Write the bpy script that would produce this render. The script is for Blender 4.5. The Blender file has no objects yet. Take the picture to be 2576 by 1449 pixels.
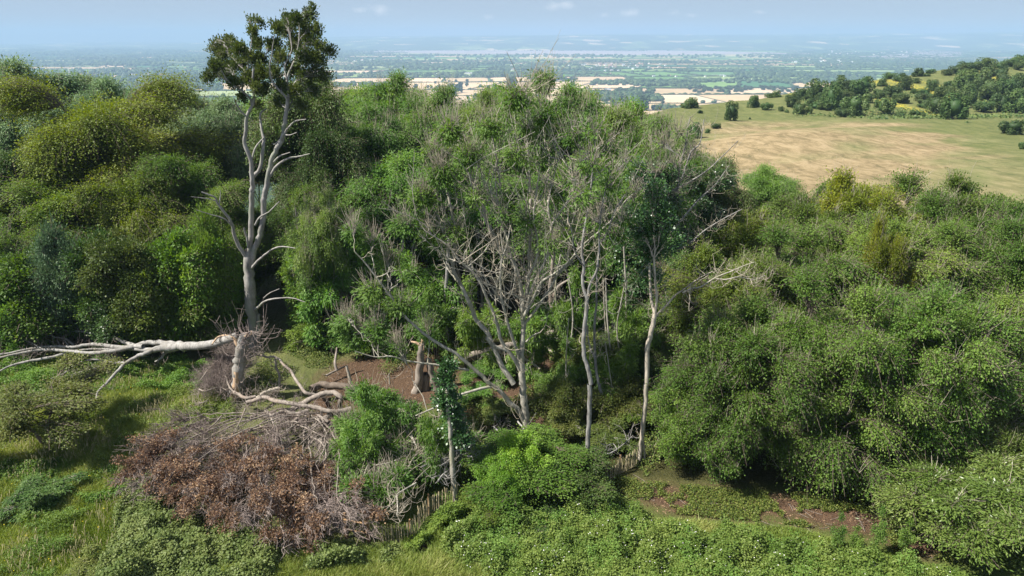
import bpy, math
import numpy as np
from mathutils import Vector

S = bpy.context.scene
COL = S.collection
rng = np.random.default_rng(7)
F = 2576 * 24 / 36
CX, CY = 1288.0, 724.5
PITCH = math.atan((CY - 92) / F)
CAMZ = 23.0
CT, ST = math.cos(PITCH), math.sin(PITCH)

# ------------------------------------------------------------------ pixel helpers (P = 2576x1449 picture grid)
def ray(px, py):
    xc = (px - CX) / F; yc = -(py - CY) / F
    return np.array([xc, yc * ST + CT, yc * CT - ST])
def atY(px, py, Y):
    d = ray(px, py); t = Y / d[1]
    return np.array([d[0] * t, Y, CAMZ + d[2] * t])
def atZ(px, py, z=0.0):
    d = ray(px, py); t = (z - CAMZ) / d[2]
    return np.array([d[0] * t, d[1] * t, z])
def R1(p): return (p[0] / 3, p[1] / 3)
def R2(p): return (858.7 + p[0] / 3, p[1] / 3)
def R3(p): return (1717.3 + p[0] / 3, p[1] / 3)
def R4(p): return (p[0] / 3, 483 + p[1] / 3)
def R5(p): return (858.7 + p[0] / 3, 483 + p[1] / 3)
def R6(p): return (1717.3 + p[0] / 3, 483 + p[1] / 3)
def R7(p): return (p[0] / 3, 966 + p[1] / 3)
def R8(p): return (858.7 + p[0] / 3, 966 + p[1] / 3)
def R9(p): return (1717.3 + p[0] / 3, 966 + p[1] / 3)
def C1(p): return (500.9 + p[0] * .18765, 858.6 + p[1] * .18765)
def C2(p): return (805 + p[0] * .18765, 1109 + p[1] * .18765)
def C3(p): return (930.2 + p[0] * .18765, 357.8 + p[1] * .18765)
def PP(p): return p

# ------------------------------------------------------------------ noise
def _hash(ix, iy, seed):
    n = (ix * 374761393 + iy * 668265263 + seed * 1442695041) & 0x7fffffff
    n = ((n ^ (n >> 13)) * 1274126177) & 0x7fffffff
    n = n ^ (n >> 16)
    return (n & 0xffff) / 65535.0
def vn(x, y, s, seed=0):
    x = np.asarray(x, float) / s; y = np.asarray(y, float) / s
    ix = np.floor(x).astype(np.int64); iy = np.floor(y).astype(np.int64)
    fx = x - ix; fy = y - iy
    fx = fx * fx * (3 - 2 * fx); fy = fy * fy * (3 - 2 * fy)
    a = _hash(ix, iy, seed); b = _hash(ix + 1, iy, seed); c = _hash(ix, iy + 1, seed); d = _hash(ix + 1, iy + 1, seed)
    return (a * (1 - fx) + b * fx) * (1 - fy) + (c * (1 - fx) + d * fx) * fy
def fbm(x, y, s, seed=0, o=4):
    v = 0; a = .5; t = 0
    for k in range(o):
        v = v + a * vn(x, y, s / 2 ** k, seed + k * 17); t += a; a *= .5
    return v / t
def sstep(a, b, x):
    t = np.clip((x - a) / (b - a), 0, 1); return t * t * (3 - 2 * t)

# ------------------------------------------------------------------ terrain
VZ = -200.0
U_ = [-1.5, -.3, 0.0, .08, .15, .225, .33, .42, .5, .553, .7, 1.6]
YR_ = [78, 78, 80, 110, 230, 300, 340, 380, 400, 420, 460, 560]
ZR_ = [-1, -1, -1, -1.5, -5, -5, -5.5, -3.5, -1.0, 1.0, 8.7, 18]
def terr(x, y):
    x = np.asarray(x, float); y = np.asarray(y, float)
    yy = np.maximum(y, 3.0); u = np.clip(x / yy, -1.5, 1.6)
    yr = np.interp(u, U_, YR_); zr = np.interp(u, U_, ZR_)
    t = y / yr
    dip = sstep(.05, .18, u)
    prof = -4.5 * sstep(.2, .5, t) - 1.8 * sstep(.5, .64, t)
    z = prof * dip * (1 - sstep(.64, 1, t)) + zr * sstep(.62 * dip + .3 * (1 - dip), 1, t)
    over = np.maximum(y - yr, 0)
    z = z - np.minimum(over ** 1.25 * .17, over * .62)
    z = z + 3.2 * np.exp(-((u - .42) / .16) ** 2 - ((y - 185) / 42) ** 2) + 1.6 * np.exp(-((u - .27) / .06) ** 2 - ((y - 235) / 30) ** 2)
    near = 1 - sstep(90, 140, y)
    z = z + near * (fbm(x, y, 9, 3, 3) - .5) * .7 + (1 - near) * (fbm(x, y, 60, 5, 4) - .5) * 4.0 * sstep(140, 260, y)
    return np.maximum(z, VZ - 25)
def hz(x, y): return float(terr(x, y))
def atT(px, py):
    """where the sight line meets the ground"""
    d = ray(px, py)
    ts = np.geomspace(18, 1500, 1500)
    P = d[None] * ts[:, None]; P[:, 2] += CAMZ
    g = terr(P[:, 0], P[:, 1])
    k = np.argmax(P[:, 2] < g)
    if not (P[:, 2] < g).any(): k = len(ts) - 1
    p = P[k]; return np.array([p[0], p[1], g[k]])

# ------------------------------------------------------------------ materials
def newmat(name):
    m = bpy.data.materials.new(name); m.use_nodes = True
    nt = m.node_tree; nt.nodes.clear()
    out = nt.nodes.new('ShaderNodeOutputMaterial')
    return m, nt, out
def N(nt, t, **kw):
    n = nt.nodes.new(t)
    for k, v in kw.items():
        if k.startswith('i_'):
            key = k[2:]; key = int(key) if key.isdigit() else key.replace('_', ' ')
            n.inputs[key].default_value = v
        else: setattr(n, k, v)
    return n
def ramp(nt, fac, stops):
    r = nt.nodes.new('ShaderNodeValToRGB'); e = r.color_ramp.elements
    while len(e) < len(stops): e.new(.5)
    for q, (p, c) in zip(e, stops): q.position = p; q.color = (*c, 1)
    nt.links.new(fac, r.inputs[0]); return r.outputs[0]
def leaf_mat(name, stops, trans=.35, rough=.55, spec=.25, objvar=.18):
    m, nt, out = newmat(name); L = nt.links.new
    at = N(nt, 'ShaderNodeAttribute', attribute_name='tint')
    col = ramp(nt, at.outputs['Fac'], stops)
    oi = N(nt, 'ShaderNodeObjectInfo')
    mr = N(nt, 'ShaderNodeMapRange'); mr.inputs[3].default_value = 1 - objvar; mr.inputs[4].default_value = 1 + objvar
    L(oi.outputs['Random'], mr.inputs[0])
    hs = N(nt, 'ShaderNodeHueSaturation'); L(mr.outputs[0], hs.inputs['Value']); L(col, hs.inputs['Color'])
    mh = N(nt, 'ShaderNodeMapRange'); mh.inputs[3].default_value = .485; mh.inputs[4].default_value = .515
    mul = N(nt, 'ShaderNodeMath', operation='MULTIPLY', i_1=7.31); fr = N(nt, 'ShaderNodeMath', operation='FRACT')
    L(oi.outputs['Random'], mul.inputs[0]); L(mul.outputs[0], fr.inputs[0]); L(fr.outputs[0], mh.inputs[0]); L(mh.outputs[0], hs.inputs['Hue'])
    b = N(nt, 'ShaderNodeBsdfPrincipled', i_Roughness=rough); b.inputs['Specular IOR Level'].default_value = spec
    L(hs.outputs[0], b.inputs['Base Color'])
    t = N(nt, 'ShaderNodeBsdfTranslucent')
    g = N(nt, 'ShaderNodeHueSaturation'); g.inputs['Hue'].default_value = .485; g.inputs['Saturation'].default_value = 1.15; g.inputs['Value'].default_value = 1.5
    L(hs.outputs[0], g.inputs['Color']); L(g.outputs[0], t.inputs['Color'])
    mx = N(nt, 'ShaderNodeMixShader', i_0=trans); L(b.outputs[0], mx.inputs[1]); L(t.outputs[0], mx.inputs[2])
    L(mx.outputs[0], out.inputs[0]); return m
def bark_mat(name, c1, c2, scale=6, rough=.85, c3=None, bump=.35, stretch=.25):
    m, nt, out = newmat(name); L = nt.links.new
    tc = N(nt, 'ShaderNodeNewGeometry')
    mp = N(nt, 'ShaderNodeMapping'); mp.inputs['Scale'].default_value = (1, 1, stretch); L(tc.outputs['Position'], mp.inputs[0])
    n1 = N(nt, 'ShaderNodeTexNoise', i_Scale=scale, i_Detail=6.0, i_Roughness=.7); L(mp.outputs[0], n1.inputs['Vector'])
    st = [(.3, c1), (.68, c2)]
    col = ramp(nt, n1.outputs['Fac'], st)
    if c3:
        n2 = N(nt, 'ShaderNodeTexNoise', i_Scale=.9, i_Detail=4.0); L(tc.outputs['Position'], n2.inputs['Vector'])
        mr = N(nt, 'ShaderNodeMapRange'); mr.inputs[1].default_value = .52; mr.inputs[2].default_value = .68; L(n2.outputs['Fac'], mr.inputs[0])
        mx = N(nt, 'ShaderNodeMix', data_type='RGBA'); L(mr.outputs[0], mx.inputs[0]); L(col, mx.inputs[6]); mx.inputs[7].default_value = (*c3, 1)
        col = mx.outputs[2]
    b = N(nt, 'ShaderNodeBsdfPrincipled', i_Roughness=rough); b.inputs['Specular IOR Level'].default_value = .25
    L(col, b.inputs['Base Color'])
    bp = N(nt, 'ShaderNodeBump', i_Strength=bump, i_Distance=.05); L(n1.outputs['Fac'], bp.inputs['Height']); L(bp.outputs[0], b.inputs['Normal'])
    L(b.outputs[0], out.inputs[0]); return m

LM = {
 'beech': leaf_mat('leaf_beech', [(0, (.032, .058, .016)), (.5, (.062, .10, .026)), (1, (.135, .17, .048))], .28, .5, .25),
 'olive': leaf_mat('leaf_olive', [(0, (.045, .085, .010)), (.5, (.108, .165, .020)), (1, (.23, .265, .040))], .36),
 'broad': leaf_mat('leaf_broad', [(0, (.042, .088, .014)), (.5, (.092, .165, .024)), (1, (.20, .275, .052))], .36),
 'ash': leaf_mat('leaf_ash', [(0, (.048, .112, .018)), (.5, (.105, .195, .034)), (1, (.21, .30, .07))], .40),
 'pale': leaf_mat('leaf_pale', [(0, (.075, .13, .055)), (.5, (.13, .20, .085)), (1, (.22, .28, .13))], .3),
 'blue': leaf_mat('leaf_blue', [(0, (.045, .09, .04)), (.5, (.085, .15, .07)), (1, (.15, .22, .11))], .2),
 'haw': leaf_mat('leaf_hawthorn', [(0, (.045, .072, .014)), (.5, (.095, .132, .026)), (1, (.20, .21, .055))], .25),
 'yellow': leaf_mat('leaf_yellow', [(0, (.085, .135, .012)), (.5, (.18, .235, .022)), (1, (.33, .34, .04))], .4),
 'lime': leaf_mat('leaf_lime', [(0, (.10, .20, .02)), (.5, (.20, .33, .045)), (1, (.32, .44, .08))], .4),
 'dark': leaf_mat('leaf_dark', [(0, (.028, .058, .012)), (.5, (.058, .105, .022)), (1, (.125, .17, .04))], .2),
 'ivy': leaf_mat('leaf_ivy', [(0, (.022, .055, .016)), (.5, (.045, .10, .027)), (1, (.09, .16, .04))], .15, .35, .5),
 'willow': leaf_mat('leaf_willow', [(0, (.055, .115, .022)), (.5, (.125, .20, .042)), (1, (.28, .34, .11))], .3, .38, .5),
 'bramble2': leaf_mat('leaf_bramble_dull', [(0, (.04, .078, .018)), (.5, (.10, .155, .038)), (1, (.21, .26, .085))], .3),
 'bramble': leaf_mat('leaf_bramble', [(0, (.045, .088, .016)), (.5, (.125, .185, .032)), (1, (.28, .32, .08))], .35),
 'dead': leaf_mat('leaf_dead', [(0, (.075, .042, .032)), (.5, (.175, .095, .062)), (1, (.40, .26, .165))], .25, .7, .2),
 'scrub': leaf_mat('leaf_scrub', [(0, (.035, .068, .018)), (.5, (.068, .115, .03)), (1, (.14, .18, .055))], .2, objvar=.3),
 'far': leaf_mat('leaf_far', [(0, (.028, .055, .018)), (.5, (.045, .08, .025)), (1, (.08, .12, .035))], .1, objvar=.25),
}
BM = {
 'grey': bark_mat('bark_beech_grey', (.13, .12, .11), (.36, .34, .315), 3.2, c3=(.21, .22, .17), bump=.45),
 'pale': bark_mat('bark_bleached', (.13, .122, .112), (.37, .355, .33), 5, c3=(.22, .20, .165), bump=.7),
 'ash': bark_mat('bark_ash', (.14, .13, .105), (.46, .43, .36), 7, c3=(.26, .25, .17), bump=.6),
 'ashdark': bark_mat('bark_ash_dark', (.07, .065, .06), (.33, .32, .30), 9, c3=(.15, .14, .12)),
 'twig': bark_mat('twig_tan', (.25, .215, .16), (.46, .41, .32), 1.5, bump=0, stretch=1),
 'dtwig': bark_mat('twig_purple_grey', (.13, .10, .09), (.33, .27, .235), 1.0, bump=0, stretch=1),
 'brown': bark_mat('bark_brown', (.09, .07, .055), (.20, .16, .125), 6),
 'log': bark_mat('bark_log', (.12, .10, .085), (.33, .285, .24), 5, c3=(.24, .19, .15)),
 'wood': bark_mat('torn_wood', (.30, .19, .11), (.54, .40, .27), 6),
 'pale_wood': bark_mat('peeled_wood', (.25, .215, .17), (.50, .44, .36), 6, c3=(.18, .16, .13)),
 'fence': bark_mat('chestnut_pale', (.20, .165, .09), (.44, .38, .24), 5, stretch=.6),
 'post': bark_mat('post_wood', (.20, .12, .06), (.36, .23, .12), 7),
}

# ------------------------------------------------------------------ mesh building
class M:
    def __init__(s): s.V = []; s.Q = []; s.T = []; s.MI = []; s.n = 0
    def add(s, V, Q, T=None, mi=0):
        V = np.asarray(V, np.float32).reshape(-1, 3); Q = np.asarray(Q, np.int64).reshape(-1, 4)
        s.V.append(V); s.Q.append(Q + s.n); s.n += len(V)
        if T is None: T = np.full(len(V), .5)
        s.T.append(np.broadcast_to(np.asarray(T, np.float32), (len(V),))); s.MI.append(np.full(len(Q), mi, np.int32))
    def mesh(s, name, mats, smooth=True):
        V = np.concatenate(s.V); Q = np.concatenate(s.Q); T = np.concatenate(s.T); MI = np.concatenate(s.MI)
        me = bpy.data.meshes.new(name)
        me.vertices.add(len(V)); me.vertices.foreach_set('co', V.ravel())
        me.loops.add(Q.size); me.loops.foreach_set('vertex_index', Q.ravel().astype(np.int32))
        me.polygons.add(len(Q)); me.polygons.foreach_set('loop_start', np.arange(0, Q.size, 4, dtype=np.int32))
        me.polygons.foreach_set('loop_total', np.full(len(Q), 4, np.int32))
        me.polygons.foreach_set('material_index', MI)
        me.polygons.foreach_set('use_smooth', np.full(len(Q), smooth, bool))
        a = me.attributes.new('tint', 'FLOAT', 'POINT'); a.data.foreach_set('value', np.ascontiguousarray(T, np.float32))
        for m_ in (mats if isinstance(mats, (list, tuple)) else [mats]): me.materials.append(m_)
        me.update(calc_edges=True); return me
    def build(s, name, mats, parent=None, smooth=True):
        o = bpy.data.objects.new(name, s.mesh(name, mats, smooth)); COL.objects.link(o)
        if parent: o.parent = parent
        return o

def nrm(v): return v / np.maximum(np.linalg.norm(v, axis=-1, keepdims=True), 1e-9)
def tubes(mb, P, R, sides=5, tint=.5, mi=0, cap=False, rough=0):
    """P (N,K,3), R (N,K)"""
    P = np.asarray(P, float); R = np.asarray(R, float)
    if P.ndim == 2: P = P[None]; R = R[None]
    n, K, _ = P.shape
    if n == 0: return
    t = np.empty_like(P); t[:, 1:-1] = P[:, 2:] - P[:, :-2]; t[:, 0] = P[:, 1] - P[:, 0]; t[:, -1] = P[:, -1] - P[:, -2]
    t = nrm(t)
    md = nrm(P[:, -1] - P[:, 0])
    ref = np.where(np.abs(md[:, 2:3]) > .7, np.array([[.9, .4, .1]]), np.array([[.1, .2, .97]]))
    ref = np.broadcast_to(nrm(ref)[:, None], P.shape)
    a = nrm(np.cross(t, ref)); b = np.cross(t, a)
    ang = np.linspace(0, 2 * np.pi, sides, endpoint=False)
    rr = R[:, :, None] * np.ones(sides)
    if rough: rr = rr * (1 + rough * (rng.random((n, K, sides)) - .5))
    V = P[:, :, None] + rr[..., None] * (np.cos(ang)[None, None, :, None] * a[:, :, None] + np.sin(ang)[None, None, :, None] * b[:, :, None])
    i = np.arange(sides); j = (i + 1) % sides
    q = np.stack([i, j, j + sides, i + sides], 1)
    q = (q[None] + (np.arange(K - 1) * sides)[:, None, None]).reshape(-1, 4)
    Q = (q[None] + (np.arange(n) * K * sides)[:, None, None]).reshape(-1, 4)
    T = np.broadcast_to(np.asarray(tint, float).reshape(-1, 1), (n, K * sides)).ravel() if np.ndim(tint) else tint
    mb.add(V, Q, T, mi)
    if cap is not False:
        for k in (0, K - 1):
            for e in range(n):
                ring = V[e, k]; c = ring.mean(0)
                h = sides // 2
                VV = np.vstack([ring, c[None]])
                QQ = [(sides, 2 * m, 2 * m + 1, (2 * m + 2) % sides) for m in range(h)]
                mb.add(VV, QQ, .9, mi if cap is True else cap)
def leaves(mb, P, D, Nn, L, W, tint, mi=0):
    """rhombic leaves at P, pointing along D, facing Nn"""
    D = nrm(D); s = nrm(np.cross(D, Nn)); L = np.asarray(L)[..., None] if np.ndim(L) else L; W = np.asarray(W)[..., None] if np.ndim(W) else W
    V = np.stack([P, P + D * L * .45 + s * W * .5, P + D * L, P + D * L * .45 - s * W * .5], 1)
    n = len(P); Q = np.arange(4 * n).reshape(n, 4)
    mb.add(V, Q, np.repeat(tint, 4))
def smooth_line(pts, k=4):
    """Catmull-Rom through pts (n,d)"""
    p = np.asarray(pts, float)
    if len(p) < 3:
        t = np.linspace(0, 1, k + 1)[:, None]; return p[0] * (1 - t) + p[-1] * t
    q = np.vstack([2 * p[0] - p[1], p, 2 * p[-1] - p[-2]]); out = []
    for i in range(1, len(q) - 2):
        for t in np.linspace(0, 1, k, endpoint=False):
            out.append(.5 * (2 * q[i] + (q[i + 1] - q[i - 1]) * t + (2 * q[i - 1] - 5 * q[i] + 4 * q[i + 1] - q[i + 2]) * t * t + (3 * q[i] - q[i - 1] - 3 * q[i + 1] + q[i + 2]) * t ** 3))
    out.append(q[-2]); return np.array(out)
def runit(n): return nrm(rng.normal(size=(n, 3)))
def bez(a, b, up, K, wob=0.0):
    """N curves from a to b leaving along `up` (all (N,3))"""
    t = np.linspace(0, 1, K)[None, :, None]
    c = a + up
    P = (1 - t) ** 2 * a[:, None] + 2 * t * (1 - t) * c[:, None] + t * t * b[:, None]
    if wob:
        w = rng.normal(size=P.shape) * wob; w[:, 0] = 0; P = P + w
    return P

# ------------------------------------------------------------------ tagging
def tag(o, label=None, cat=None, group=None, kind=None):
    if label: o['label'] = label
    if cat: o['category'] = cat
    if group: o['group'] = group
    if kind: o['kind'] = kind
    return o
def empty(name, loc, label=None, cat=None, group=None):
    o = bpy.data.objects.new(name, None); COL.objects.link(o); o.location = loc; o.empty_display_size = .5
    return tag(o, label, cat, group)
def kids(o): return [c for c in bpy.data.objects if c.parent == o]
KIDS = {}
def copy_tree(o):
    c = o.copy(); COL.objects.link(c)
    for ch in KIDS[o.name]:
        d = ch.copy(); COL.objects.link(d); d.parent = c
    return c

# ------------------------------------------------------------------ foliage of one tree
DEF = dict(L=.15, W=.095, n=30, sh=.34, sv=.13, tips=60, up=.55, rad=.35, bare=0, droop=.1, shell=.45, twr=.018, tt0=.35, proud=.55)
def fill_blobs(wood, leaf, bare, blobs, skel, kp, twigs=True):
    """blobs: (x,y,z,r,rz[,dens]); skel: (pos (n,3), rad (n)). Grows a limb to each blob, branchlets in it, sprays of leaves on them."""
    kp = {**DEF, **kp}
    sp, sr = skel
    C = np.array([b[:3] for b in blobs], float); Rh = np.array([b[3] for b in blobs]); Rv = np.array([b[4] for b in blobs])
    dens = np.array([b[5] if len(b) > 5 else 1. for b in blobs])
    att = np.empty_like(C); ar = np.empty(len(C))
    for i, c in enumerate(C):
        d = np.linalg.norm(sp - c, axis=1) + 1.6 * np.maximum(sp[:, 2] - (c[2] - .25 * np.hypot(*(sp[:, :2] - c[:2]).T)), 0)
        k = np.argmin(d); att[i] = sp[k]; ar[i] = sr[k]
    ln = np.linalg.norm(C - att, axis=1)
    K = 7
    upv = np.stack([(C - att)[:, 0] * .35, (C - att)[:, 1] * .35, (C - att)[:, 2] * .35 + ln * .18 * kp['up'] / .55], 1)
    LP = bez(att, C, upv, K, 0.0); LP[:, 1:-1] += rng.normal(size=(len(C), K - 2, 3)) * (ln * .03)[:, None, None]
    r0 = np.minimum(ar * .62, .025 + .016 * ln + .02 * Rh)
    LR = r0[:, None] * np.linspace(1, .3, K)[None] 
    if wood is not None: tubes(wood, LP, LR, 5)
    # branchlets
    nt = np.maximum((kp['tips'] * dens * (Rh ** 1.6) * .5).astype(int), 3)
    idx = np.repeat(np.arange(len(C)), nt); n = len(idx)
    u = runit(n); u[:, 2] = np.where(u[:, 2] < -.55, -u[:, 2], u[:, 2])
    rad = rng.random(n) ** kp['shell'] * (1 + kp['proud'] * rng.random(n) ** 5)
    T = C[idx] + u * rad[:, None] * np.stack([Rh[idx], Rh[idx], Rv[idx]], 1)
    tt = rng.random(n) * (.95 - kp['tt0']) + kp['tt0']; f = tt * (K - 1); k0 = np.minimum(f.astype(int), K - 2); fr = (f - k0)[:, None]
    B = LP[idx, k0] * (1 - fr) + LP[idx, k0 + 1] * fr
    bl = np.linalg.norm(T - B, axis=1)
    up = (T - B) * .3; up[:, 2] += bl * .25 * kp['up'] / .55
    BP = bez(B, T, up, 5, .03)
    if wood is not None and twigs:
        tubes(wood, BP, (kp['twr'] * np.linspace(1.3, .45, 5))[None] * np.ones((n, 1)), 3)
    btint = rng.random(len(C)); ttint = rng.random(n)
    if kp['bare'] and bare is not None:
        m = rng.random(n) < kp['bare']; b = np.nonzero(m)[0]
        per = 5; bb = np.repeat(b, per)
        a = BP[bb, rng.integers(1, 5, len(bb))]; d = nrm(u[bb] * .7 + rng.normal(size=(len(bb), 3)) * .45 + np.array([0, 0, .75 * kp['up'] / .55]))
        l = (.5 + rng.random(len(bb)) * 1.1)[:, None]
        tubes(bare, bez(a, a + d * l, d * l * .4 + rng.normal(size=a.shape) * .12, 5, .02), np.linspace(.015, .007, 5)[None] * np.ones((len(bb), 1)), 3)
        keep = ~m
    else: keep = np.ones(n, bool)
    ki = np.nonzero(keep)[0]
    if kp['n'] <= 0 or leaf is None: return
    li = np.repeat(ki, kp['n']); m = len(li)
    s = rng.random(m) ** .7
    f = (.35 + .65 * s) * 4; k0 = np.minimum(f.astype(int), 3); fr = (f - k0)[:, None]
    base = BP[li, k0] * (1 - fr) + BP[li, k0 + 1] * fr
    bd = nrm(BP[:, -1] - BP[:, 1])[li]
    off = rng.normal(size=(m, 3)) * np.array([kp['sh'], kp['sh'], kp['sv']])
    pos = base + off
    out = nrm(pos - C[idx[li]])
    nn = nrm(np.array([0, 0, .75]) + out * .55 + rng.normal(size=(m, 3)) * .42)
    D = nrm(bd * .5 + nrm(off) * .7 + rng.normal(size=(m, 3)) * .3 + np.array([0, 0, -kp['droop']]))
    sc = .7 + .6 * rng.random(m)
    tint = np.clip(.18 + .34 * btint[idx[li]] + .26 * ttint[li] + .26 * rng.random(m) - .06, 0, 1)
    leaves(leaf, pos, D, nn, kp['L'] * sc, kp['W'] * sc, tint)

def dome_blobs(c, R, H, n, br, low=-.5, jit=.18, seed=None, flat=1.0, inner=5):
    """blobs over an ellipsoid of radius R, half height H at c"""
    i = np.arange(n) + .5; zz = 1 - (1 - low) * i / n; ph = i * 2.39996 + rng.random() * 6
    rr = np.sqrt(np.maximum(1 - zz * zz, 0)); u = np.stack([rr * np.cos(ph), rr * np.sin(ph), zz], 1) + rng.normal(size=(n, 3)) * jit * .6
    k = (1 - jit + rng.random(n) * 2 * jit)[:, None] * .82
    out = []
    for v, q in zip(u * k, rng.random(n)):
        b = br * (.75 + .6 * q); out.append((c[0] + v[0] * R, c[1] + v[1] * R, c[2] + v[2] * H, b, b * .72 * flat))
    for _ in range(inner):
        v = rng.normal(size=3) * .28; out.append((c[0] + v[0] * R, c[1] + v[1] * R, c[2] + v[2] * H, br * 1.1, br * .9, .5))
    return out

PROTO = {}
def proto(key, name, leafm, barkm, H, R, kp, nblob=24, br=1.7, low=-.5, trunk_r=.25, cz=.58, ch=.42, twigm='twig', multi=1, bare=False, jit=.18, inner=5, flat=1.0):
    """tree model at the origin, height H and crown radius R"""
    e = bpy.data.objects.new(name, None)
    wood, leaf, bw = M(), M(), M()
    sk_p, sk_r = [], []
    for t in range(multi):
        a = t * 6.28 / multi + rng.random(); top = H * (.86 if multi == 1 else .8)
        lean = (0 if multi == 1 else R * .38)
        n = 9; zs = np.linspace(-.4, top, n)
        q = (np.clip(zs, 0, None) / top) ** 1.3
        ln = np.stack([np.cos(a) * (lean * q + (.15 if multi > 1 else 0)) + rng.normal(size=n) * .05 * R * q, np.sin(a) * (lean * q + (.15 if multi > 1 else 0)) + rng.normal(size=n) * .05 * R * q, zs], 1)
        ln = smooth_line(ln, 3); rr = trunk_r * (1 - .86 * np.linspace(0, 1, len(ln)) ** .8) * (1 if multi == 1 else .75)
        rr[0] *= 1.5; rr[1] *= 1.15
        tubes(wood, ln, rr, 8, rough=.12); sel = ln[:, 2] > H * .18; sk_p.append(ln[sel]); sk_r.append(rr[sel])
    skel = (np.concatenate(sk_p), np.concatenate(sk_r))
    blobs = dome_blobs((0, 0, H * cz), R, H * ch, nblob, br, low, jit, inner=inner, flat=flat)
    fill_blobs(wood, leaf, bw if bare else None, blobs, skel, kp)
    parts = [('trunk', wood, BM[barkm])] + ([('crown', leaf, LM[leafm])] if leaf.n else []) + ([('twig_sprays', bw, BM[twigm])] if bw.n else [])
    ks = []
    for nm, mb, mt in parts:
        o = bpy.data.objects.new(nm, mb.mesh(nm, mt)); o.parent = e; ks.append(o)
    LV = np.concatenate((leaf if leaf.n else bw).V); H = float(np.percentile(LV[:, 2], 98.8)); R = float(np.percentile(np.hypot(LV[:, 0], LV[:, 1]), 98))
    PROTO[key] = dict(e=e, ks=ks, H=H, R=R, used=False, name=name)
def put(key, loc, sxy, sz, rot, label, cat='tree', group=None, tilt=(0, 0), leafm=None):
    p = PROTO[key]
    e = bpy.data.objects.new(p['name'], None); COL.objects.link(e); e.empty_display_size = .5
    for k in p['ks']:
        c = k.copy(); COL.objects.link(c); c.parent = e
        if leafm and c.name.startswith('crown'):
            c.material_slots[0].link = 'OBJECT'; c.material_slots[0].material = LM[leafm]
    e.location = loc; e.scale = (sxy, sxy, sz); e.rotation_euler = (tilt[0], tilt[1], rot)
    return tag(e, label, cat, group)
def tree(key, px, Y, top, wP, label, group=None, cat='tree', leafm=None, rot=None, tilt=(0, 0), sink=.1):
    """tree whose crown top shows at pixel (px, top), wP pixels wide, standing Y metres out"""
    p = PROTO[key]; t = atY(px, top, Y); x = t[0]; zb = hz(x, Y) - sink
    depth = Y * CT + (CAMZ - t[2]) * ST
    w = wP * depth / F
    return put(key, (x, Y, zb), w / (2 * p['R']), (t[2] - zb) / p['H'], rng.random() * 6.28 if rot is None else rot, label, cat, group, tilt, leafm)
#@@SPLIT@@
# ================================================================== GROUND
def uv_of(px): return (px - CX) / F * .95
def inpoly(x, y, poly):
    poly = np.asarray(poly); c = np.zeros(np.shape(x), bool); j = len(poly) - 1
    for i in range(len(poly)):
        xi, yi = poly[i]; xj, yj = poly[j]
        c ^= ((yi > y) != (yj > y)) & (x < (xj - xi) * (y - yi) / (yj - yi + 1e-12) + xi); j = i
    return c
def gpoly(pts): return np.array([atZ(a, b, 0)[:2] for a, b in pts])
SOIL1 = gpoly([(770, 1000), (820, 915), (900, 885), (1000, 868), (1120, 850), (1260, 850), (1420, 870), (1520, 960), (1500, 1060), (1420, 1110), (1240, 1090), (1080, 1010), (960, 1000), (880, 1010), (860, 1090), (780, 1070)])
SOIL2 = gpoly([(1500, 1190), (1620, 1215), (1760, 1225), (2000, 1240), (2250, 1290), (2420, 1350), (2400, 1410), (2280, 1385), (2150, 1340), (1950, 1315), (1780, 1300), (1660, 1285), (1580, 1250)])
PATH1 = gpoly([(1035, 1355), (1095, 1345), (1085, 1380), (1060, 1410), (1020, 1400)])
def soft_poly(x, y, poly, r=.7):
    s = 0
    for k in range(8):
        a = k * .785; s = s + inpoly(x + r * math.cos(a), y + r * math.sin(a), poly)
    return s / 8

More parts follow.
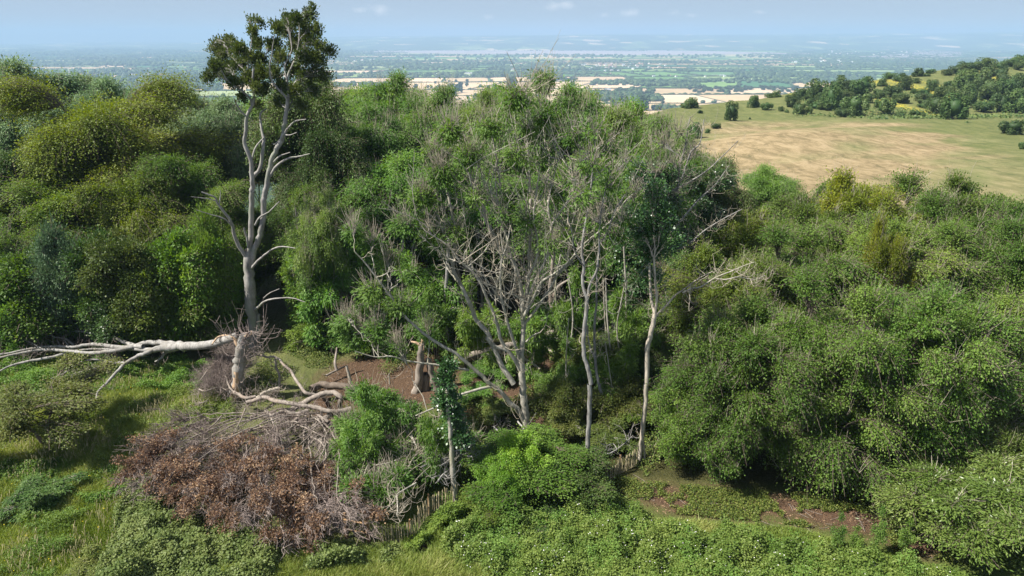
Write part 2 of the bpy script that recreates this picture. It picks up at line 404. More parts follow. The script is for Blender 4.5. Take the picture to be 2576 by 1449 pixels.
def build_ground():
    us = np.concatenate([np.linspace(-1.5, -.72, 14)[:-1], np.linspace(-.72, .86, 560), np.linspace(.86, 1.6, 10)[1:]])
    ys = np.concatenate([[4, 8, 12, 16], np.linspace(19, 70, 340), np.geomspace(70, 520, 300)[1:], np.geomspace(520, 1900, 50)[1:]])
    U, Y = np.meshgrid(us, ys); X = U * Y
    Z = terr(X, Y)
    V = np.stack([X, Y, Z], -1).reshape(-1, 3); nu = len(us)
    a = (np.arange(len(ys) - 1)[:, None] * nu + np.arange(nu - 1)[None]).ravel()
    mb = M(); mb.add(V, np.stack([a, a + 1, a + 1 + nu, a + nu], 1))
    x, y = X.ravel(), Y.ravel(); u = U.ravel()
    nz = fbm(x, y, 1.2, 21, 3) - .5
    soil = np.clip(np.maximum(np.maximum(soft_poly(x, y, SOIL1), soft_poly(x, y, SOIL2)), soft_poly(x, y, PATH1, .3)) * 1.25 + nz * .9 - .12, 0, 1)
    soil[y > 75] = 0
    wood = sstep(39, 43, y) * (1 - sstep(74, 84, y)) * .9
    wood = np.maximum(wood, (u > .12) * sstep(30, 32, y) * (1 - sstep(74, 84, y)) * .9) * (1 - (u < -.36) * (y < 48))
    n1 = fbm(u * 60, np.log(np.maximum(y, 5)) * 60, 6, 31, 4)
    n2 = fbm(u * 60 + 40, np.log(np.maximum(y, 5)) * 50, 3.0, 77, 3)
    cy = 1 - np.clip(np.abs(np.log(np.maximum(y, 5) / (150 - 60 * np.abs(u - .40)))) / .60, 0, 1) ** 2
    side = sstep(.2, .27, u) * (1 - sstep(.52, .70, u + (np.log(np.maximum(y, 5) / 145)) * -.12))
    dry = np.clip(cy * side * 1.45 + (n1 - .5) * 2.8 - .12, 0, 1) * sstep(86, 92, y)
    dry = np.maximum(dry, .38 * sstep(88, 92, y) * sstep(.3, .75, n2) * (1 - sstep(235, 265, y)))
    hill = sstep(205, 262, y + (n2 - .5) * 110 + 90 * np.maximum(np.abs(u - .43) - .08, 0) / .25)
    yel = np.zeros_like(u)
    for (a_, b_, r_) in [(1440, 620, 45), (1560, 612, 40), (1870, 700, 60), (1610, 790, 35), (1740, 825, 50), (1700, 640, 45), (890, 725, 28), (2440, 610, 40), (1690, 820, 30), (1900, 640, 30)]:
        p = atT(*R3((a_, b_))); yel = np.maximum(yel, np.exp(-((x - p[0]) / (r_ * .085)) ** 2 - ((y - p[1]) / (r_ * .5)) ** 2))
    yel = yel * (y > 150) * .8
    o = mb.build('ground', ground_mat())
    tag(o, kind='structure')
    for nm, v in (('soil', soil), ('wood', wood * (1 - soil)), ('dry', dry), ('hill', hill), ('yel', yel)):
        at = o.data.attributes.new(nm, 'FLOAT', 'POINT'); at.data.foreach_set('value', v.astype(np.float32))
    return o

def ground_mat():
    m, nt, out = newmat('ground'); L = nt.links.new
    A = lambda n: N(nt, 'ShaderNodeAttribute', attribute_name=n).outputs['Fac']
    g = N(nt, 'ShaderNodeNewGeometry')
    mp = N(nt, 'ShaderNodeMapping'); mp.inputs['Scale'].default_value = (1.0, .42, 1); L(g.outputs['Position'], mp.inputs[0])
    nA = N(nt, 'ShaderNodeTexNoise', i_Scale=1.6, i_Detail=8.0, i_Roughness=.7); L(g.outputs['Position'], nA.inputs['Vector'])
    nB = N(nt, 'ShaderNodeTexNoise', i_Scale=.30, i_Detail=10.0, i_Roughness=.80, i_Distortion=.5); L(mp.outputs[0], nB.inputs['Vector'])
    nC = N(nt, 'ShaderNodeTexNoise', i_Scale=12.0, i_Detail=6.0, i_Roughness=.75); L(g.outputs['Position'], nC.inputs['Vector'])
    grass = ramp(nt, nA.outputs['Fac'], [(.3, (.052, .085, .018)), (.55, (.10, .145, .03)), (.75, (.17, .19, .05))])
    soil = ramp(nt, nC.outputs['Fac'], [(.30, (.055, .034, .022)), (.50, (.105, .066, .042)), (.62, (.15, .10, .062)), (.78, (.27, .20, .13))])
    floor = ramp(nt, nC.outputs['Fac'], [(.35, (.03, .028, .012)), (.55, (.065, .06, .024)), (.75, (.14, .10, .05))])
    mead = ramp(nt, nB.outputs['Fac'], [(.34, (.10, .12, .045)), (.45, (.155, .165, .065)), (.56, (.21, .205, .09)), (.68, (.28, .245, .125))])
    dryc = ramp(nt, nB.outputs['Fac'], [(.32, (.13, .115, .055)), (.44, (.22, .17, .09)), (.54, (.32, .245, .135)), (.68, (.42, .33, .20))])
    hillc = ramp(nt, nB.outputs['Fac'], [(.34, (.085, .10, .035)), (.5, (.13, .145, .05)), (.66, (.19, .185, .075))])
    def mix(f, a, b):
        x = N(nt, 'ShaderNodeMix', data_type='RGBA'); L(f, x.inputs[0]); L(a, x.inputs[6])
        if isinstance(b, tuple): x.inputs[7].default_value = (*b, 1)
        else: L(b, x.inputs[7])
        return x.outputs[2]
    sep = N(nt, 'ShaderNodeSeparateXYZ'); L(g.outputs['Position'], sep.inputs[0])
    fy = N(nt, 'ShaderNodeMapRange'); fy.inputs[1].default_value = 82; fy.inputs[2].default_value = 92; L(sep.outputs['Y'], fy.inputs[0])
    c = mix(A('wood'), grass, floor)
    c = mix(fy.outputs[0], c, mead)
    c = mix(A('dry'), c, dryc)
    c = mix(A('hill'), c, hillc)
    nD = N(nt, 'ShaderNodeTexNoise', i_Scale=.9, i_Detail=4.0, i_Roughness=.8); L(g.outputs['Position'], nD.inputs['Vector'])
    thr = N(nt, 'ShaderNodeMath', operation='GREATER_THAN', i_1=.52); L(nD.outputs['Fac'], thr.inputs[0])
    my = N(nt, 'ShaderNodeMath', operation='MULTIPLY'); L(thr.outputs[0], my.inputs[0]); L(A('yel'), my.inputs[1])
    c = mix(my.outputs[0], c, (.62, .50, .03))
    c = mix(A('soil'), c, soil)
    b = N(nt, 'ShaderNodeBsdfPrincipled', i_Roughness=.95); b.inputs['Specular IOR Level'].default_value = .1
    L(c, b.inputs['Base Color'])
    b1 = N(nt, 'ShaderNodeBump', i_Strength=.6, i_Distance=.12); L(nC.outputs['Fac'], b1.inputs['Height'])
    b2 = N(nt, 'ShaderNodeBump', i_Strength=.55, i_Distance=2.2); L(nB.outputs['Fac'], b2.inputs['Height']); L(b1.outputs[0], b2.inputs['Normal'])
    L(b2.outputs[0], b.inputs['Normal'])
    L(b.outputs[0], out.inputs[0]); return m
ground = build_ground()

# ================================================================== VALLEY
def flat_mat(name, attr=True, col=(.2, .2, .1), rough=.9, nscale=.01, amt=.25):
    m, nt, out = newmat(name); L = nt.links.new
    b = N(nt, 'ShaderNodeBsdfPrincipled', i_Roughness=rough); b.inputs['Specular IOR Level'].default_value = .15
    g = N(nt, 'ShaderNodeNewGeometry'); n = N(nt, 'ShaderNodeTexNoise', i_Scale=nscale, i_Detail=6.0); L(g.outputs['Position'], n.inputs['Vector'])
    mr = N(nt, 'ShaderNodeMapRange'); mr.inputs[1].default_value = .3; mr.inputs[2].default_value = .7; mr.inputs[3].default_value = 1 - amt; mr.inputs[4].default_value = 1 + amt
    L(n.outputs['Fac'], mr.inputs[0]); hs = N(nt, 'ShaderNodeHueSaturation'); L(mr.outputs[0], hs.inputs['Value'])
    if attr: L(N(nt, 'ShaderNodeVertexColor', layer_name='col').outputs[0], hs.inputs['Color'])
    else: hs.inputs['Color'].default_value = (*col, 1)
    L(hs.outputs[0], b.inputs['Base Color']); L(b.outputs[0], out.inputs[0]); return m
def facecol(o, cols):
    a = o.data.color_attributes.new('col', 'FLOAT_COLOR', 'CORNER')
    c = np.ones((len(cols), 4, 4), np.float32); c[:, :, :3] = np.asarray(cols)[:, None, :]
    a.data.foreach_set('color', c.ravel())
vr = np.random.default_rng(11)
# base sheet
mb = M(); nx, ny = 60, 60
us = np.linspace(-1.4, 1.5, nx); ys = np.geomspace(900, 24000, ny); U, Y = np.meshgrid(us, ys)
V = np.stack([U * Y, Y, np.full_like(U, VZ - .8)], -1).reshape(-1, 3); a = (np.arange(ny - 1)[:, None] * nx + np.arange(nx - 1)[None]).ravel()
mb.add(V, np.stack([a, a + 1, a + 1 + nx, a + nx], 1))
vb = mb.build('valley_plain', flat_mat('valley_base', False, (.05, .08, .035), nscale=.004, amt=.5)); tag(vb, kind='structure')
# fields: rows whose depth grows with distance, each cut into irregular plots
TAN = [(.50, .37, .23), (.54, .41, .27), (.47, .35, .21), (.42, .31, .18)]
GRN = [(.10, .19, .05), (.14, .23, .06), (.075, .15, .045), (.20, .27, .09), (.26, .30, .13), (.05, .13, .05)]
def pix(x, y, z=VZ):
    dz = z - CAMZ; dep = y * CT - dz * ST
    return CX + F * x / dep, CY - F * (y * ST + dz * CT) / dep
fm = M(); fc = []; edges = []; plots = []
y0 = 1250.0; prev = None
def rowz(x, y, k): return y * (1 + .035 * np.sin(x / 900 + k) + .05 * (fbm(x + 5e4, y * 0 + k * 999, 700, 5, 2) - .5))
while y0 < 21000:
    hgt = (130 + .035 * y0) * (.7 + .7 * vr.random()) * (1.9 if 2000 < y0 < 4300 else 1); y1 = y0 + hgt
    xs = [-1.1 * y0]
    while xs[-1] < 1.25 * y0: xs.append(xs[-1] + (190 + .03 * y0) * (.5 + 1.3 * vr.random()))
    k = int(y0)
    sl = vr.normal() * .25
    for x0, x1 in zip(xs[:-1], xs[1:]):
        n = 5; tx = np.linspace(x0, x1, n); g = 3 + y0 * .0012
        lo = np.stack([tx + 0 * g, rowz(tx, y0, 0) + g], 1); hi = np.stack([tx + sl * hgt, rowz(tx, y1, 0) - g], 1)
        lo[0, 0] += g; lo[-1, 0] -= g; hi[0, 0] += g; hi[-1, 0] -= g
        cx, cyy = (x0 + x1) / 2, (y0 + y1) / 2; pxx, pyy = pix(cx, cyy)
        p_tan = .32
        if 850 < pxx < 1560 and 192 < pyy < 270: p_tan = .96
        if 1480 < pxx < 2010 and 240 < pyy < 300: p_tan = .97
        if 1560 < pxx < 2010 and 190 < pyy < 240: p_tan = .1
        if 1650 < pxx < 2000 and 218 < pyy < 244: p_tan = .9
        if 1700 < pxx < 2200 and 158 < pyy < 168: p_tan = .9
        if 2000 < pxx < 2500 and 172 < pyy < 186: p_tan = .7
        if pxx < 800 and pyy > 120: p_tan = .25
        if 850 < pxx < 2600 and 168 < pyy < 200: p_tan = .13
        tan = vr.random() < p_tan
        if pyy < 150: tan = vr.random() < .22
        c = np.array(TAN[vr.integers(4)] if tan else GRN[vr.integers(6)]) * (.85 + .3 * vr.random())
        V = np.concatenate([lo, hi]); V = np.concatenate([V, np.full((len(V), 1), VZ)], 1)
        i = np.arange(n - 1); Q = np.stack([i, i + 1, i + 1 + n, i + n], 1); fm.add(V, Q); fc += [c] * (n - 1)
        big = p_tan > .9
        plots.append((x0, x1, y0, y1, tan, pxx, pyy))
        if 1300 < y0 < 15000:
            if vr.random() < (.85 if not big else .6): edges.append((lo[0], hi[0], big))
            edges.append((lo[0] - [0, g], lo[-1] - [0, g], big))
    y0 = y1
fo = fm.build('fields', flat_mat('field', nscale=.012, amt=.16), smooth=False); facecol(fo, fc); tag(fo, kind='structure')
# hedges as one mass of low lumpy ribbons
hm = M()
for a_, b_, big in edges:
    ln = np.linalg.norm(b_ - a_); K = int(max(6, min(26, ln / 11)))
    t = np.linspace(0, 1, K)[:, None]; p = a_ * (1 - t) + b_ * t
    p[:, 1] = p[:, 1] if abs(b_[1] - a_[1]) > 60 else rowz(p[:, 0], a_[1] / (1 + .035 * math.sin(a_[0] / 900)), 0) * 0 + p[:, 1]
    hh = (1.6 if big else 2.6 + vr.random() * 1.8) * (1 + .12 * (a_[1] / 3000)) ; r = hh * (.7 + .7 * vr.random(K)); r[vr.random(K) < .08] *= .3
    P = np.concatenate([p, np.full((K, 1), VZ + .6)], 1); P[:, 2] += r * .4
    if not (7200 < a_[1] < 12000 and 960 < pix(*a_)[0] < 1900 and 1): tubes(hm, P, r, 5, tint=.15 + .5 * vr.random(), rough=.5)
tag(hm.build('hedgerows', LM['far']), kind='stuff', label='dark hedgerows dividing the valley fields', cat='hedge')

# rounded tree lumps with a clumpy outline, made of many small leaf cards over lobes
def lump(name, n=420, R=5.0, H=10.0, seed=0, leafm='far', card=.9, trunk=True):
    r = np.random.default_rng(seed); leaf = M(); k = 13
    lob = nrm(r.normal(size=(k, 3))) * np.array([.62, .62, .42]) + np.array([0, 0, .56]); lob[0] = (0, 0, .62)
    rad = .20 + .16 * r.random(k); rad[0] = .42
    i = r.integers(0, k, n); u = nrm(r.normal(size=(n, 3))); p = lob[i] + u * rad[i][:, None] * (.75 + .25 * r.random((n, 1)))
    p[:, 2] = np.clip(p[:, 2], .06, 1.15)
    P = p * np.array([R, R, H * .92])
    D = runit(n) ; nn = nrm(u + .5 * r.normal(size=(n, 3)))
    D = nrm(np.cross(nn, runit(n)))
    sc = card * (.7 + .6 * r.random(n))
    leaves(leaf, P - D * sc[:, None] * .5, D, nn, sc, sc * .8, np.clip(.2 + .4 * r.random(n) + .25 * (i % 3) / 2, 0, 1))
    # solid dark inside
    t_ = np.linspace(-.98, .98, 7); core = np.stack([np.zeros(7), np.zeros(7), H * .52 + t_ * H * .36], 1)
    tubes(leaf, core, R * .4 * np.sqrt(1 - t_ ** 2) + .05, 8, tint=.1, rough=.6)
    w = M(); tubes(w, [(0, 0, -.5), (.05, 0, H * .2), (0, 0, H * .5)], [R * .09, R * .07, R * .05], 6)
    return (leaf.mesh(name + '_crown', LM[leafm]), w.mesh(name + '_trunk', BM['brown']), R, H)
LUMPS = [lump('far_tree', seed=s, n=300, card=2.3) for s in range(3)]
def put_lump(L, name, loc, w, h, label, cat, group, rot=None):
    e = empty(name, loc, label, cat, group)
    o = bpy.data.objects.new('crown', L[0]); COL.objects.link(o); o.parent = e
    if h * F / np.linalg.norm(loc) > 40:
        t = bpy.data.objects.new('trunk', L[1]); COL.objects.link(t); t.parent = e
    e.scale = (w / (2 * L[2]), w / (2 * L[2]), h / L[3]); e.rotation_euler = (0, 0, vr.random() * 6.28 if rot is None else rot); return e
def far_one(name, loc, w, h, label, group):
    L = LUMPS[vr.integers(3)]; o = bpy.data.objects.new(name, L[0]); COL.objects.link(o)
    o.location = loc; o.scale = (w / 10, w / 10, h / 10); o.rotation_euler = (0, 0, vr.random() * 6.28)
    return tag(o, label, 'tree', group)
def vpt(px, py, z=VZ):
    d = ray(px, py); t = (z - CAMZ) / d[2]; return np.array([d[0] * t, d[1] * t, z])
# hand placed field trees (picture position of the foot, width in picture units)
FT = [(R2, [(380, 690, 40, 'alone on the stubble at the left end of the tan fields'), (562, 668, 38, 'mid-way along a hedge on the tan fields'), (900, 657, 42, 'standing dark in the middle of the tan fields'),
            (948, 648, 28, 'just right of the middle oak on the tan fields'), (825, 702, 74, 'broadest and darkest on the tan fields'), (885, 695, 60, 'touching the broad oak on its right'),
            (765, 660, 24, 'tiny beside the upper tan field hedge'), (710, 627, 22, 'left of a pair on the upper tan field'), (785, 607, 16, 'smallest of the upper tan field row'), (815, 615, 18, 'middle of the upper tan field row'), (865, 617, 22, 'right of the upper tan field row'), (950, 612, 22, 'right end of the upper tan field row'),
            (1285, 672, 90, 'wide clump behind the ash top'), (1110, 668, 30, 'left of the ash top on the stubble'), (1155, 668, 36, 'close left of the ash top on the stubble'),
            (830, 745, 90, 'low and spreading below the tan fields'), (1022, 760, 60, 'at the corner of the lower pale field'), (1745, 660, 50, 'single by the white farmhouse'), (655, 662, 24, 'left of the thin pair by the stubble hedge'), (680, 664, 22, 'right of the thin pair by the stubble hedge'),
            (2052, 852, 32, 'round on the near slope below the fields'), (2095, 838, 20, 'small on the near slope below the fields'), (2275, 828, 110, 'long thicket on the edge of the stubble'), (2060, 806, 60, 'left thicket on the edge of the stubble'), (2130, 808, 90, 'middle thicket on the edge of the stubble'), (2425, 783, 28, 'lone on the lowest stubble strip'), (2312, 752, 26, 'lone on the middle stubble strip'),
            (2200, 748, 22, 'right of three on the middle stubble strip'), (2160, 748, 24, 'centre of three on the middle stubble strip'), (2130, 748, 20, 'left of three on the middle stubble strip'), (2075, 745, 34, 'bushy at the left of the stubble strip')])]
for T_, lst in FT:
    for a_, b_, w_, lb in lst:
        px, py = T_((a_, b_)); w_ /= 3; p = vpt(px, py + 1.5)
        s = w_ * np.linalg.norm(p - [0, 0, CAMZ]) / F
        far_one('field_tree', p - [0, 0, 1], s * 1.15, max(s * .95, 7) , 'dark field tree ' + lb, 'trees standing in the valley fields')
# woods: bands of crowns
WB = [ # px0, px1, py, depth in metres, count
 (1730, 2010, 225, 130, 26), (1650, 1790, 258, 120, 0), (1500, 1600, 246, 60, 0),
 (1040, 1200, 170, 160, 26), (1250, 1560, 176, 90, 26), (1330, 1450, 200, 80, 18), (1460, 1530, 235, 120, 14), (1545, 1640, 232, 150, 26), (1490, 1620, 208, 100, 22),
 (1840, 2200, 190, 200, 60), (1960, 2240, 205, 90, 40), (2250, 2420, 186, 150, 30), (2050, 2350, 165, 200, 40), (1700, 2000, 178, 60, 24),
 (0, 520, 205, 160, 60), (100, 620, 185, 250, 60), (0, 400, 160, 250, 40), (250, 560, 225, 60, 30), (840, 1000, 215, 80, 24), (840, 1160, 190, 120, 40), (860, 1300, 150, 400, 40), (1300, 2000, 142, 200, 60), (950, 1500, 140, 100, 50),
 (1880, 2400, 148, 500, 50), (1480, 1660, 250, 60, 40), (1470, 1600, 240, 50, 30), (1560, 2000, 205, 60, 40), (1600, 1760, 214, 50, 26), (1240, 1500, 186, 80, 30), (0, 560, 218, 80, 70), (0, 700, 195, 80, 60), (1640, 1720, 275, 30, 8)]
WB2 = []
for a_, b_, py, dd, n in WB: WB2 += [(a_, b_, py, dd, n)] + ([(a_, b_, py + (0 if py < 150 else 1.5), dd * 1.5, n * 2)] if n else [])
ind = 0; wm = M(); wl = LUMPS
def merge_lump(mb, loc, w, h):
    r = w / 2; k = 7; t_ = np.array([-.95, -.6, -.15, .3, .65, .97]); rr = np.sqrt(1 - t_ ** 2) * r
    tubes(mb, np.stack([loc[0] + vr.normal(size=6) * r * .14, loc[1] + vr.normal(size=6) * r * .14, loc[2] + h * .5 + t_ * h * .5], 1), rr, 6, tint=.15 + .6 * vr.random(), rough=.45)
for a_, b_, py, dd, n in WB2:
    for k in range(n):
        px = a_ + (b_ - a_) * vr.random(); p = vpt(px, py); p[1] += dd * (vr.random() - .5) * 2 * p[1] / 3500
        p[0] = uv_of(px) * p[1] * 1.0 if False else p[0] * p[1] / vpt(px, py)[1]
        w = (13 + 9 * vr.random()) * (1 + p[1] / 14000)
        if py > 180 and p[1] < 4200 and ind < 225:
            ind += 1
            where = 'left of the tall beech' if px < 700 else ('in the belt beyond the wooded ash tops' if px < 1700 else 'in the belt beyond the grassy hill')
            far_one('woodland_tree', p - [0, 0, 1], w, 9 + 6 * vr.random(), 'distant dark valley tree ' + where, 'valley trees ' + where)
        else: merge_lump(wm, p - [0, 0, 1], w * 1.2, 10 + 6 * vr.random())
# scattered trees on the plot edges, thinning into the distance
for a_, b_, big in edges:
    if a_[1] > 12500: continue
    if pix(*a_)[0] > 2650 or pix(*a_)[0] < -80: continue
    m_ = vr.poisson(np.linalg.norm(b_ - a_) / (95 if not big else 330))
    for k in range(min(m_, 7)):
        t = vr.random(); p = a_ * (1 - t) + b_ * t + vr.normal(size=2) * 3
        if 7300 < p[1] < 11900 and pix(p[0], p[1])[0] > 900: continue
        merge_lump(wm, (p[0], p[1], VZ - 1), (9 + 9 * vr.random()) * (1 + p[1] / 12000), 6 + 8 * vr.random())
for x0, x1, y0, y1, tan, pxx, pyy in plots:      # some whole plots are woods
    if tan or y0 > 14000 or pyy > 215 or not (-60 < pxx < 2640): continue
    if 7300 < y0 < 11900 and 900 < pxx: continue
    if vr.random() < (.36 if pxx < 900 else .2):
        n = int(min(70, (x1 - x0) * (y1 - y0) / 1500))
        for k in range(n): merge_lump(wm, (x0 + (x1 - x0) * vr.random(), y0 + (y1 - y0) * vr.random(), VZ - 1), 22 + 14 * vr.random() + y0 / 600, 9 + 7 * vr.random())
tag(wm.build('far_woodland', LM['far']), kind='stuff', label='blue-hazed far woods and hedge trees across the valley', cat='woodland')

# estuary and its mud
def sheet(name, pts, z, mat, kind='structure', sub=6):
    mb = M(); top = [vpt(a, b, z) for a, b in pts[0]]; bot = [vpt(a, b, z) for a, b in pts[1]]
    V = np.array(top + bot); n = len(top); i = np.arange(n - 1); mb.add(V, np.stack([i + n, i + n + 1, i + 1, i], 1))
    return tag(mb.build(name, mat), kind=kind)
mud = flat_mat('mud_water', False, (.36, .30, .29), rough=.6, nscale=.002, amt=.1)
sheet('estuary_water', ([(890, 127), (1000, 122.5), (1100, 122), (1200, 121), (1320, 122), (1400, 124), (1560, 125), (1700, 127), (1900, 131), (2050, 134)],
                        [(890, 130), (1000, 134), (1100, 135), (1200, 136.5), (1320, 137), (1400, 138), (1560, 138.5), (1700, 138.5), (1900, 136), (2050, 135.5)]), VZ + .7, mud)
sheet('estuary_mud', ([(2160, 142), (2240, 137), (2320, 130), (2420, 128)], [(2160, 144), (2240, 147), (2320, 148), (2420, 141)]), VZ + .7, mud)
# far hills beyond the water
def ridge(name, Y, dY, tops, col, seed):
    xs = np.linspace(-1.2, 1.3, 240); K = 12; V = []; tp = np.interp(uv_to_px(xs), [t[0] for t in tops], [t[1] for t in tops])
    for j in range(K):
        f = j / (K - 1); yy = Y + dY * f
        zt = np.array([atY(p, q, Y + dY)[2] for p, q in zip(uv_to_px(xs), tp)])
        n = fbm(xs * 30 + 50, np.full_like(xs, f * 5 + 9), 2.2, seed, 4) - .5
        z = VZ - 3 + (zt - VZ + 3) * np.clip(f ** .8 + n * .42 * f * (1.15 - f), 0, 1.02) + n * 10 * f
        V.append(np.stack([xs * yy * 1.0, np.full_like(xs, yy), z], 1))
    V.append(V[-1] + [0, 900, -60]); V.append(V[-1] + [0, 1500, -200])
    V = np.array(V); K = len(V); nx = 240; a = (np.arange(K - 1)[:, None] * nx + np.arange(nx - 1)[None]).ravel()
    mb = M(); Q = np.stack([a, a + 1, a + 1 + nx, a + nx], 1); mb.add(V.reshape(-1, 3), Q)
    o = mb.build(name, far_hill_mat(name, col)); return tag(o, kind='structure')
def uv_to_px(u): return CX + u * F / .945
def far_hill_mat(name, col):
    m, nt, out = newmat(name); L = nt.links.new
    g = N(nt, 'ShaderNodeNewGeometry'); mp = N(nt, 'ShaderNodeMapping'); mp.inputs['Scale'].default_value = (.0035, .0016, .01); L(g.outputs['Position'], mp.inputs[0])
    v = N(nt, 'ShaderNodeTexVoronoi', i_Scale=1.0); L(mp.outputs[0], v.inputs['Vector'])
    n = N(nt, 'ShaderNodeTexNoise', i_Scale=.0009, i_Detail=6.0); L(g.outputs['Position'], n.inputs['Vector'])
    sp = N(nt, 'ShaderNodeSeparateColor'); L(v.outputs['Color'], sp.inputs[0])
    c = ramp(nt, sp.outputs[0], [(0, (.035, .065, .03)), (.5, (.05, .09, .035)), (.62, (.13, .19, .07)), (.84, (.20, .24, .10)), (.9, (.55, .42, .27))])
    c2 = ramp(nt, n.outputs['Fac'], [(.44, (0, 0, 0)), (.52, (1, 1, 1))])
    mx = N(nt, 'ShaderNodeMix', data_type='RGBA'); L(c2, mx.inputs[0]); L(c, mx.inputs[6]); mx.inputs[7].default_value = (.035, .065, .03, 1)
    b = N(nt, 'ShaderNodeBsdfPrincipled', i_Roughness=1.0); L(mx.outputs[2], b.inputs['Base Color']); L(b.outputs[0], out.inputs[0]); return m
ridge('far_hills', 12400, 5200, [(-200, 112), (300, 113), (700, 104), (950, 96), (1280, 90), (1430, 88.5), (1800, 89), (2100, 92), (2400, 86), (2576, 82), (2800, 80)], (1, 1, 1), 3)
ridge('farthest_hills', 17800, 3200, [(-200, 108), (0, 110), (90, 110), (250, 106), (500, 107), (900, 91), (1280, 88.5), (1550, 85.5), (1750, 87), (2300, 84), (2500, 81), (2800, 79)], (1, 1, 1), 9)

# buildings of the valley
def bmat(name, c): return flat_mat(name, False, c, rough=.7, nscale=.3, amt=.08)
WHITE = bmat('white_render', (.8, .79, .76)); ROOF = bmat('roof_tile', (.30, .20, .17)); SLATE = bmat('roof_slate', (.32, .33, .36)); SHEET = bmat('roof_sheet', (.82, .83, .85)); STONE = bmat('stone_wall', (.62, .55, .44)); BRICK = bmat('brick_wall', (.45, .30, .23)); WIN = bmat('window_glass', (.06, .07, .08))
def house_mesh(roofm, wallm, L_=14, W_=8, H_=5.2, R_=3.0):
    a = M(); x, y, z, r = L_ / 2, W_ / 2, H_, H_ + R_
    V = [(-x, -y, 0), (x, -y, 0), (x, y, 0), (-x, y, 0), (-x, -y, z), (x, -y, z), (x, y, z), (-x, y, z), (-x, 0, r), (x, 0, r)]
    a.add(V, [(0, 1, 5, 4), (2, 3, 7, 6), (1, 2, 6, 5), (3, 0, 4, 7), (5, 6, 9, 9)[:4], (7, 4, 8, 8)[:4]][:4])
    a.add([V[4], V[7], V[8], V[8], V[5], V[6], V[9], V[9]], [(0, 1, 2, 3), (4, 5, 6, 7)])
    b = M(); e = .5
    b.add([(-x - e, -y - e, z - .3), (x + e, -y - e, z - .3), (x + e, 0, r + .05), (-x - e, 0, r + .05), (-x - e, y + e, z - .3), (x + e, y + e, z - .3)], [(0, 1, 2, 3), (3, 2, 5, 4)])
    c = M()
    for k in (-.32, -.1, .12, .34):
        for zz in (1.0, 3.3):
            cx = k * L_; c.add([(cx - .7, -y - .03, zz), (cx + .7, -y - .03, zz), (cx + .7, -y - .03, zz + 1.3), (cx - .7, -y - .03, zz + 1.3)], [(0, 1, 2, 3)])
    return [('wall', a.mesh('wall', wallm, False)), ('roof', b.mesh('roof', roofm, False)), ('window', c.mesh('window', WIN, False))]
HM = [house_mesh(ROOF, WHITE), house_mesh(SLATE, WHITE), house_mesh(ROOF, BRICK), house_mesh(SLATE, STONE)]
SHED = house_mesh(SHEET, WHITE, 60, 26, 7, 2.0)
def house(kind, px, py, s, label, cat='house', group=None, rot=None, name='house'):
    p = vpt(px, py); e = empty(name, p, label, cat, group); e.scale = (s, s, s); e.rotation_euler = (0, 0, vr.random() * 3.1 if rot is None else rot)
    for nm, me in (kind if kind is SHED else kind)[: 3 if kind is not SHED else 2]:
        o = bpy.data.objects.new(nm, me); COL.objects.link(o); o.parent = e
    return e
vill = [(1560 + vr.normal() * 75, 161 + abs(vr.normal()) * 9) for _ in range(46)] + [(1500 + vr.random() * 130, 160 + vr.random() * 10) for _ in range(12)]
for px, py in vill: house(HM[vr.integers(4)], px, py, 1.5, 'small pale house in the village beyond the ash tops', group='houses of the valley village')
for px, py in [(1640 + vr.random() * 260, 191 + vr.random() * 4) for _ in range(13)]: house(HM[vr.integers(2)], px, py, 1.1, 'white house in the row behind the green fields', group='white houses in a row behind the green fields')
for px, py in [(2080 + vr.random() * 240, 114 + vr.random() * 12) for _ in range(26)] + [(1980 + vr.random() * 180, 133 + vr.random() * 12) for _ in range(16)]: house(HM[vr.integers(2)], px, py + 14, 1.7, 'tiny white house across the far plain on the right', group='far white houses on the right')
for px, py in [(870 + vr.random() * 80, 150 + vr.random() * 6) for _ in range(10)] + [(1000 + vr.random() * 500, 148 + vr.random() * 30) for _ in range(14)]: house(HM[vr.integers(4)], px, py, 1.5, 'pale house scattered among the middle valley trees', group='houses among the middle valley trees')
for px, py in [(130 + vr.random() * 520, 200 + vr.random() * 22) for _ in range(22)] + [(100 + vr.random() * 500, 165 + vr.random() * 30) for _ in range(14)]: house(HM[vr.integers(4)], px, py, 1.15, 'pale house in the trees left of the tall beech', group='houses left of the tall beech')
house(HM[1], 1434, 231, 1.5, 'white farmhouse beside dark trees above the stubble fields', rot=.2)
house(HM[3], 1529, 231, 1.7, 'stone farmhouse between two clumps of dark trees', rot=.1)
house(SHED, 1880, 203, .8, 'long pale barn left of the dark valley tree belt', 'barn', name='barn', rot=.1)
house(SHED, 1815, 205, .5, 'small pale barn near the green strip fields', 'barn', name='barn', rot=0)
for k, (px, py, s, lb) in enumerate([(140, 196, .5, 'grey factory block furthest left above the tree tops'), (210, 200, 1.1, 'long white factory shed in front of the chimney'), (205, 194, 1.0, 'white factory shed behind the chimney'), (318, 191, 1.3, 'longest white warehouse roof right of the factory chimney'), (268, 192, .7, 'short white warehouse left of the longest one'), (1180, 186, .8, 'low white nursery sheds behind the ash tops'), (1105, 187, .7, 'low pale sheds left of the nursery')]):
    house(SHED, px, py, s, lb, 'warehouse' if k < 5 else 'shed', name='warehouse' if k < 5 else 'shed', rot=.05)
p = vpt(178, 198); e = empty('factory_tower', p, 'white factory tower with a thin chimney rising left of the beech', 'tower')
mt = M(); s_ = p[1] / 3000; tubes(mt, np.array([(0, 0, -1), (0, 0, 16 * s_), (0, 0, 26 * s_)]), [7 * s_, 6 * s_, 3 * s_], 8, cap=True); mt.build('shaft', WHITE, e, False)
